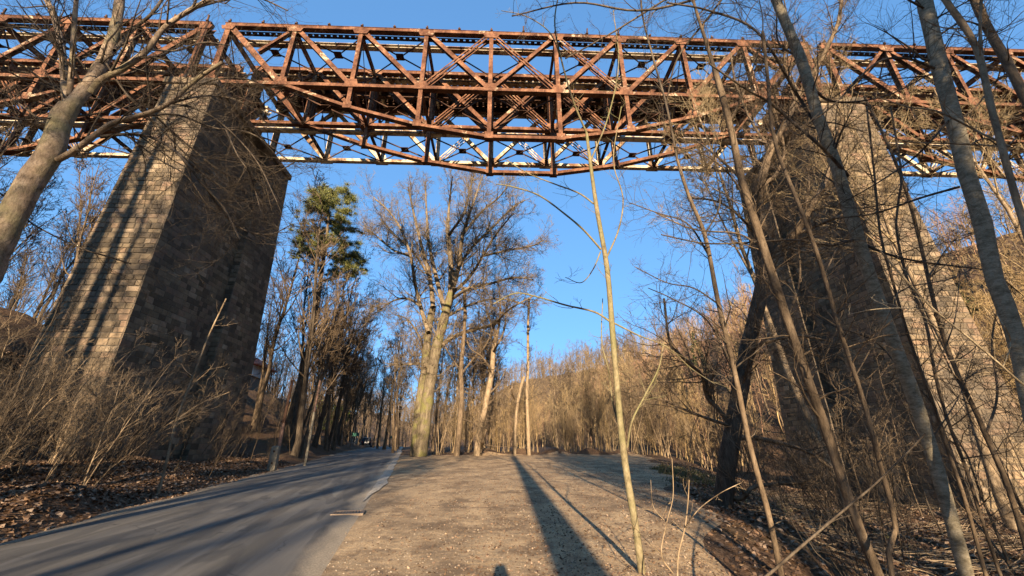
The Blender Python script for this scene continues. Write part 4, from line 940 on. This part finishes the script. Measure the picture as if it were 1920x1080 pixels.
# grass patch
n = 4000; Xg = rng.normal(8.6, 1.9, n); Yg = rng.normal(22.5, 3.4, n); k_ = lot_r(Xg, Yg) > -.3; Xg, Yg = Xg[k_], Yg[k_]; n = len(Xg)
Pg = np.stack([Xg, Yg, H(Xg, Yg)], 1); d = rng.normal(size=(n, 3))*[.05, .05, 0]+[0, 0, .12]; sd = rng.normal(size=(n, 3))*[.02, .02, 0]
tag(build('grass', np.stack([Pg-sd, Pg+sd, Pg+d], 1).reshape(-1, 3), None, M['grass'], Ft=np.arange(n*3).reshape(-1, 3)), 'patch of short green grass at the right edge of the gravel lot', 'grass', kind='stuff')

# ---------------------------------------------------------------- small things
def P_(name, col, rough=.5, metal=0, emit=0):
    m = bpy.data.materials.new(name); nt, b = nodes(m); c = ramp(nt, noise(nt, coord(nt), 8, 4), [(.3, tuple(x*.85 for x in col)), (.7, col)])
    nt.links.new(c, b.inputs['Base Color']); b.inputs['Roughness'].default_value = rough; b.inputs['Metallic'].default_value = metal; return m
M['car_paint'] = P_('car_paint', (.018, .019, .022), .3); M['glass'] = P_('car_glass', (.02, .025, .03), .08); M['tyre'] = P_('tyre', (.02, .02, .02), .9)
M['rim'] = P_('rim', (.3, .3, .31), .35, .8); M['red_lens'] = P_('red_lens', (.35, .02, .02), .25); M['white'] = P_('white_enamel', (.8, .8, .78), .5)
M['green_sign'] = P_('green_sign', (.01, .16, .10), .5); M['steel'] = P_('steel', (.25, .25, .25), .5, .6); M['iron'] = P_('cast_iron', (.22, .16, .11), .6, .4)
# concrete post with pole, and a second pole
x, y, z = at(510, 878, 24.); z = hz(x, y)
o = empty('concrete_post', (x, y, z)); CH[o.name] = []
m = MB(); m.add([(-.2,-.13,-.2),(.2,-.13,-.2),(.2,.13,-.2),(-.2,.13,-.2),(-.19,-.12,1.22),(.19,-.12,1.22),(.19,.12,1.22),(-.19,.12,1.22)], MB.BQ)
m.add([(-.19,-.12,1.22),(.19,-.12,1.22),(.19,.12,1.22),(-.19,.12,1.22),(-.13,-.06,1.28),(.13,-.06,1.28),(.13,.06,1.28),(-.13,.06,1.28)], MB.BQ[1:]); m.ob('post_block', M['concrete'], o)
m = MB(); 
for q in (.35, .95): m.box(-.05, .05, -.145, -.118, q, q+.1)
m.ob('iron_clamp', M['rust_dark'], o)
tag(o, 'stubby weathered concrete post at the left roadside, at the foot of a rusty pole', 'post')
o = empty('iron_pole', (x+.02, y+.24, z)); CH[o.name] = []
m = MB().cyl((0, 0, -.3), (.0, 0, 2.6), .10, .095, 10); m.ob('lower_shaft', M['pole'], o); m = MB().cyl((0, 0, 2.6), (.03, 0, 4.9), .085, .075, 10).box(-.11, .11, -.11, .11, 2.5, 2.6); m.ob('upper_shaft', M['rust_dark'], o)
tag(o, 'rusty iron pole standing behind the concrete post at the left roadside', 'pole')
x, y, z = at(573, 864, 27.); z = hz(x, y)
o = empty('iron_pole', (x, y, z)); CH[o.name] = []
MB().cyl((0, 0, -.3), (.02, 0, 3.2), .085, .07, 10).ob('lower_shaft', M['concrete'], o); MB().cyl((.02, 0, 3.2), (.05, 0, 5.2), .06, .05, 8).ob('upper_shaft', M['pole'], o)
tag(o, 'thin grey pole at the left roadside, beyond the concrete post', 'pole')
# road drain
x, y, _ = at(652, 972, 10.3); u_ = float(uu(x, y)); zc = float(base(y))+.035+.03*(1-(2*(float(u_)+float(rw(y))+.05)/(float(rw(y))+.05)-1)**2)+.004
o = empty('road_drain', (x, y, zc), R(13)); CH[o.name] = []
m = MB(); 
for a, b, c, d in ((-.34, .34, -.27, -.22), (-.34, .34, .22, .27), (-.34, -.29, -.22, .22), (.29, .34, -.22, .22)): m.box(a, b, c, d, -.03, .014)
m.ob('frame', M['iron'], o); m = MB()
for k in range(9): m.box(-.27+k*.065, -.235+k*.065, -.22, .22, -.03, .010)
m.ob('grate', M['iron'], o); MB().box(-.29, .29, -.22, .22, -.05, -.035).ob('pit', M['tyre'], o)
tag(o, 'rusty iron drain grate set in the right edge of the road', 'drain')
# car
def make_car(x, y, rz):
    o = empty('parked_car', (x, y, float(base(y))+.06), rz); CH[o.name] = []
    prof = [(-2.1,.35),(-2.15,.75),(-2.1,1.0),(-1.95,1.35),(-1.75,1.66),(-1.2,1.72),(.3,1.70),(.75,1.45),(1.15,1.08),(1.9,.98),(2.15,.8),(2.18,.38)]
    m = MB(); k = len(prof); V = []
    for sx, ins in ((-.88, 0), (-.90, 0), (.90, 0), (.88, 0)):
        for yy, zz in prof: V.append((sx*(1-.16*max(0, zz-1.0)/.7), yy, zz))
    Q = []
    for a in range(3):
        for i in range(k): j = (i+1) % k; Q.append((a*k+i, a*k+j, (a+1)*k+j, (a+1)*k+i))
    m.add(V, Q); n0 = 0
    for s_ in (0, 3):
        c = len(V); m.V[0] = np.vstack([m.V[0], [[V[s_*k][0], 0, .8]]]); V.append((0, 0, 0)); m.n += 1
        m.T.append(np.array([(s_*k+i, s_*k+(i+1) % k, c) if s_ else (s_*k+(i+1) % k, s_*k+i, c) for i in range(k)]))
    b = m.ob('body', M['car_paint'], o)
    MB().add([(-.66,-2.05,1.12),(.66,-2.05,1.12),(.60,-1.815,1.60),(-.60,-1.815,1.60)], [[0,1,2,3]]).ob('rear_window', M['glass'], b)
    for s_ in (-1, 1):
        MB().add([(s_*.892,-1.7,1.1),(s_*.892,.85,1.1),(s_*.80,.45,1.58),(s_*.80,-1.5,1.6)], [[0,1,2,3]]).ob('side_window', M['glass'], b)
        MB().box(min(s_*.62, s_*.86), max(s_*.62, s_*.86), -2.17, -2.09, .82, 1.02).ob('tail_light', M['red_lens'], b)
        MB().box(min(s_*.9, s_*1.06), max(s_*.9, s_*1.06), .55, .68, 1.12, 1.26).ob('mirror', M['car_paint'], b)
        for yy in (-1.35, 1.4):
            w_ = MB().cyl((s_*.74, yy, .34), (s_*.96, yy, .34), .34, .34, 18).ob('wheel', M['tyre'], o); MB().cyl((s_*.955, yy, .34), (s_*.975, yy, .34), .21, .2, 14).ob('rim', M['rim'], w_)
    MB().box(-.86, .86, -2.26, -2.14, .38, .66).ob('bumper', M['tyre'], o); MB().box(-.26, .26, -2.19, -2.16, .70, .82).ob('number_plate', M['white'], o)
    MB().add([(-.64,.80,1.40),(.64,.80,1.40),(.7,1.12,1.11),(-.7,1.12,1.11)], [[0,3,2,1]]).ob('windscreen', M['glass'], b)
    tag(o, 'small dark car seen from behind at the top of the road', 'car')
make_car((724-960)/(F*CP)*86, 86, R(13))
for k, (px, py, Y, wd, lab) in enumerate([(667, 815, 74, 1.1, 'small dark green sign on a post left of the road by the bend'), (736, 820, 88, .75, 'small green sign beside the tree trunks behind the dark car')]):
    x, y, zz = at(px, py, Y); z0 = hz(x, y); o = empty('road_sign', (x, y, z0)); CH[o.name] = []; h = max(zz-z0, 1.6)
    MB().cyl((0, .05, -.2), (0, .05, h+.3), .04, .04, 8).ob('sign_post', M['steel'], o); MB().box(-wd/2, wd/2, -.02, .005, h-.25, h+.3).ob('sign_panel', M['green_sign'], o)
    tag(o, lab, 'sign')
# house with red roof behind the left pier
def house():
    x, y, _ = at(445, 720, 60.); z0 = hz(x, y); o = empty('house', (x, y, z0), R(8)); CH[o.name] = []
    ez = at(500, 684, 60)[2]-z0; wdt = 1.75; m = MB(); m.box(-wdt-3, wdt, 0, 6, ez*.62, ez); w_ = m.ob('wall', M['plaster'], o)
    MB().box(-wdt-2.8, wdt-.2, .2, 5.8, -1, ez*.62-.003).ob('lower_storey', M['boards'], o)
    m = MB(); a, b, c, d = -wdt-3.6, wdt+.75, -.7, 6.7; zr = ez+1.7
    m.add([(a,c,ez+.003),(b,c,ez+.003),(b,d,ez+.003),(a,d,ez+.003),(a+2.2,3,zr),(b-2.0,3,zr),(a,c,ez+.14),(b,c,ez+.14),(b,d,ez+.14),(a,d,ez+.14)],
          [[0,1,7,6],[1,2,8,7],[2,3,9,8],[3,0,6,9],[0,3,2,1],[6,7,5,4],[8,9,4,5]], [[7,8,5],[9,6,4]]); r = m.ob('roof', M['tiles'], o)
    MB().box(-2.6, -2.1, 2.7, 3.2, zr-.5, zr+.7).ob('chimney', M['tiles'], r)
    for q in (-3.4, -1.2, .6):
        f = MB().box(q-.45, q+.45, -.03, -.004, ez-1.9, ez-.6).ob('window', M['white'], o); MB().box(q-.36, q+.36, -.04, -.032, ez-1.82, ez-.68).ob('pane', M['glass'], f)
    tag(o, 'tower-like house with white walls and a red tiled roof, peeking past the left pier', 'house')
M['plaster'] = P_('plaster', (.75, .72, .66), .8); M['boards'] = P_('boards', (.25, .19, .13), .8); M['tiles'] = plain('roof_tiles', [(.3, (.28, .06, .03)), (.7, (.5, .13, .06))], 3, .8)
house()

# ---------------------------------------------------------------- the photographer (only the shadow of the head and arms shows)
def skin(name, chains, mat, parent):
    """chains: lists of (x,y,z,r); chains after the first may start on an existing joint"""
    V = []; E = []; Rd = []
    for ch in chains:
        prev = None
        for (x, y, z, r) in ch:
            k = next((i for i, v in enumerate(V) if abs(v[0]-x)+abs(v[1]-y)+abs(v[2]-z) < 1e-5), None)
            if k is None: V.append((x, y, z)); Rd.append(r); k = len(V)-1
            if prev is not None and prev != k: E.append((prev, k))
            prev = k
    me = bpy.data.meshes.new(name); me.from_pydata(V, E, []); o = bpy.data.objects.new(name, me); COL.objects.link(o)
    md = o.modifiers.new('s', 'SKIN'); sb = o.modifiers.new('u', 'SUBSURF'); sb.levels = 2; sb.render_levels = 2
    for i, r in enumerate(Rd): me.skin_vertices[0].data[i].radius = (r, r)
    me.skin_vertices[0].data[0].use_root = True
    dg = bpy.context.evaluated_depsgraph_get(); m2 = bpy.data.meshes.new_from_object(o.evaluated_get(dg)); bpy.data.objects.remove(o)
    m2.name = name; m2.materials.clear(); m2.materials.append(mat); m2.polygons.foreach_set('use_smooth', [True]*len(m2.polygons))
    q = bpy.data.objects.new(name, m2); link(q, parent); return q
for nm, c in (('skin_tone', (.48, .28, .2)), ('jacket_cloth', (.03, .04, .06)), ('jeans_cloth', (.05, .08, .15)), ('hair_brown', (.06, .04, .025)), ('shoe_leather', (.03, .025, .02)), ('phone_black', (.02, .02, .02))): M[nm] = P_(nm, c, .75)
pz = hz(0, -.5); pr = empty('person', (0, 0, pz)); y0 = -.52
arms = []; sleeves = []
for s_ in (-1, 1):
    sh = (s_*.19, y0, 1.50, .062); el = (s_*.30, y0+.17, 1.30, .044); wr = (s_*.105, y0+.36, 1.575, .027); pm = (s_*.085, y0+.40, 1.61, .028)
    arms.append([(0, y0+.0, 1.48, .10), sh, el, wr, pm])
    for k in range(4): arms.append([pm, (s_*(.08-.006*k), y0+.415+.004*k, 1.638-.018*k, .0105), (s_*(.055-.004*k), y0+.437, 1.642-.018*k, .0095), (s_*.03, y0+.437, 1.640-.018*k, .008)])
    arms.append([pm, (s_*.07, y0+.375, 1.60, .011), (s_*.045, y0+.382, 1.615, .009)])
    sleeves.append([(0, y0, 1.46, .125), (s_*.195, y0, 1.495, .082), (s_*.302, y0+.17, 1.298, .062), (s_*.125, y0+.33, 1.545, .043)])
skin('body', [[(0, y0, 1.0, .13), (0, y0, 1.25, .12), (0, y0, 1.48, .10), (0, y0+.01, 1.585, .055), (0, y0+.02, 1.66, .075), (0, y0+.02, 1.74, .088), (0, y0+.015, 1.80, .07)], [(0, y0+.02, 1.66, .075), (0, y0+.085, 1.672, .03)],
              [(0, y0, 1.0, .13), (.10, y0, .93, .09), (.12, y0+.01, .5, .06), (.12, y0-.01, .1, .045)], [(0, y0, 1.0, .13), (-.10, y0, .93, .09), (-.12, y0+.01, .5, .06), (-.12, y0-.01, .1, .045)]]+arms, M['skin_tone'], pr)
skin('jacket', [[(0, y0, .93, .165), (0, y0, 1.1, .155), (0, y0, 1.3, .16), (0, y0, 1.46, .125), (0, y0, 1.54, .07)]]+sleeves, M['jacket_cloth'], pr)
skin('trousers', [[(0, y0, .98, .15), (.105, y0, .88, .10), (.12, y0+.01, .5, .075), (.12, y0-.01, .1, .062)], [(0, y0, .98, .15), (-.105, y0, .88, .10), (-.12, y0+.01, .5, .075), (-.12, y0-.01, .1, .062)]], M['jeans_cloth'], pr)
for s_ in (-1, 1): skin('shoe', [[(s_*.12, y0-.05, .05, .05), (s_*.12, y0+.06, .045, .048), (s_*.125, y0+.17, .035, .035)]], M['shoe_leather'], pr)
skin('hair', [[(0, y0-.03, 1.70, .085), (0, y0-.02, 1.78, .10), (0, y0+.02, 1.835, .075)]], M['hair_brown'], pr)
tag(pr, 'person in dark jacket and jeans holding up a phone to photograph the bridge', 'person')
ph = MB().box(-.08, .08, -.004, .004, -.038, .038).ob('phone', M['phone_black']); ph.location = (0, y0+.425, pz+1.61)
tag(ph, 'black phone held up sideways in both hands of the photographer', 'phone')

# ---------------------------------------------------------------- labels that single out each repeat
bpy.context.view_layer.update()
COLW = {'bark_dark': 'dark', 'bark_brown': 'brown', 'bark_tan': 'tan', 'bark_pale': 'pale', 'twig_straw': 'straw-coloured', 'twig_gold': 'golden-brown'}
SPEC = {'bare trees in the wood on the bank left of the road': ('tree in the roadside wood left of the road', 44),
        'bare roadside trees far down the right side of the road': ('tree beside the road near the far bend', 90),
        'bare trees behind the gravel lot': ('bare tree behind the lot thicket', 62),
        'bare trees on the slope left of the left pier': ('bare tree on the slope left of the pier', 26),
        'bare trees on the slope right of the right pier': ('bare tree on the slope right of the pier', 32),
        'saplings of the thicket behind the gravel lot': ('sapling in the thicket behind the lot', 49),
        'saplings on the roadside bank': ('sapling on the roadside bank past the left pier', 48),
        'saplings on the left slope': ('bare sapling on the leafy left slope', 20),
        'saplings on the bank before the left pier': ('leaning sapling on the bank before the left pier', 15),
        'saplings below the right pier': ('bare sapling on the right pier slope', 18),
        'twiggy shrubs on the left bank': ('twiggy shrub on the left leafy bank', 14),
        'twiggy shrubs on the right slope': ('twiggy shrub on the shaded right slope', 13)}
def omat(o):
    if o.type == 'MESH': return o.data.materials[0].name
    return next((c.data.materials[0].name for c in o.children if c.type == 'MESH' and c.name.startswith('crown')), '')
buckets = {}
for o in list(COL.objects):
    g_ = o.get('group')
    if o.parent is None and g_ in SPEC:
        ph_, yd = SPEC[g_]; sc_ = o.scale[2]
        buckets.setdefault((g_, omat(o), 'near' if o.location[1] < yd else 'farther', 0), []).append(o)
for (g_, mt_, nr, _), L_ in buckets.items():
    L_.sort(key=lambda o: o.scale[2]); n3 = len(L_)/3
    for cls, sub in (('low', L_[:int(n3)]), ('middling', L_[int(n3):int(2*n3)]), ('tall', L_[int(2*n3):])):
        sub = sorted(sub, key=lambda o: o.location[0]/max(o.location[1], 1))
        for k, o in enumerate(sub):
            n_ = k+1; sfx = 'th' if 10 < n_ % 100 < 14 else {1: 'st', 2: 'nd', 3: 'rd'}.get(n_ % 10, 'th')
            o['label'] = ('%s %s %s %s' % (nr, cls, COLW.get(mt_, 'brown'), SPEC[g_][0]))+(', %d%s such from left' % (n_, sfx) if len(sub) > 1 else '')
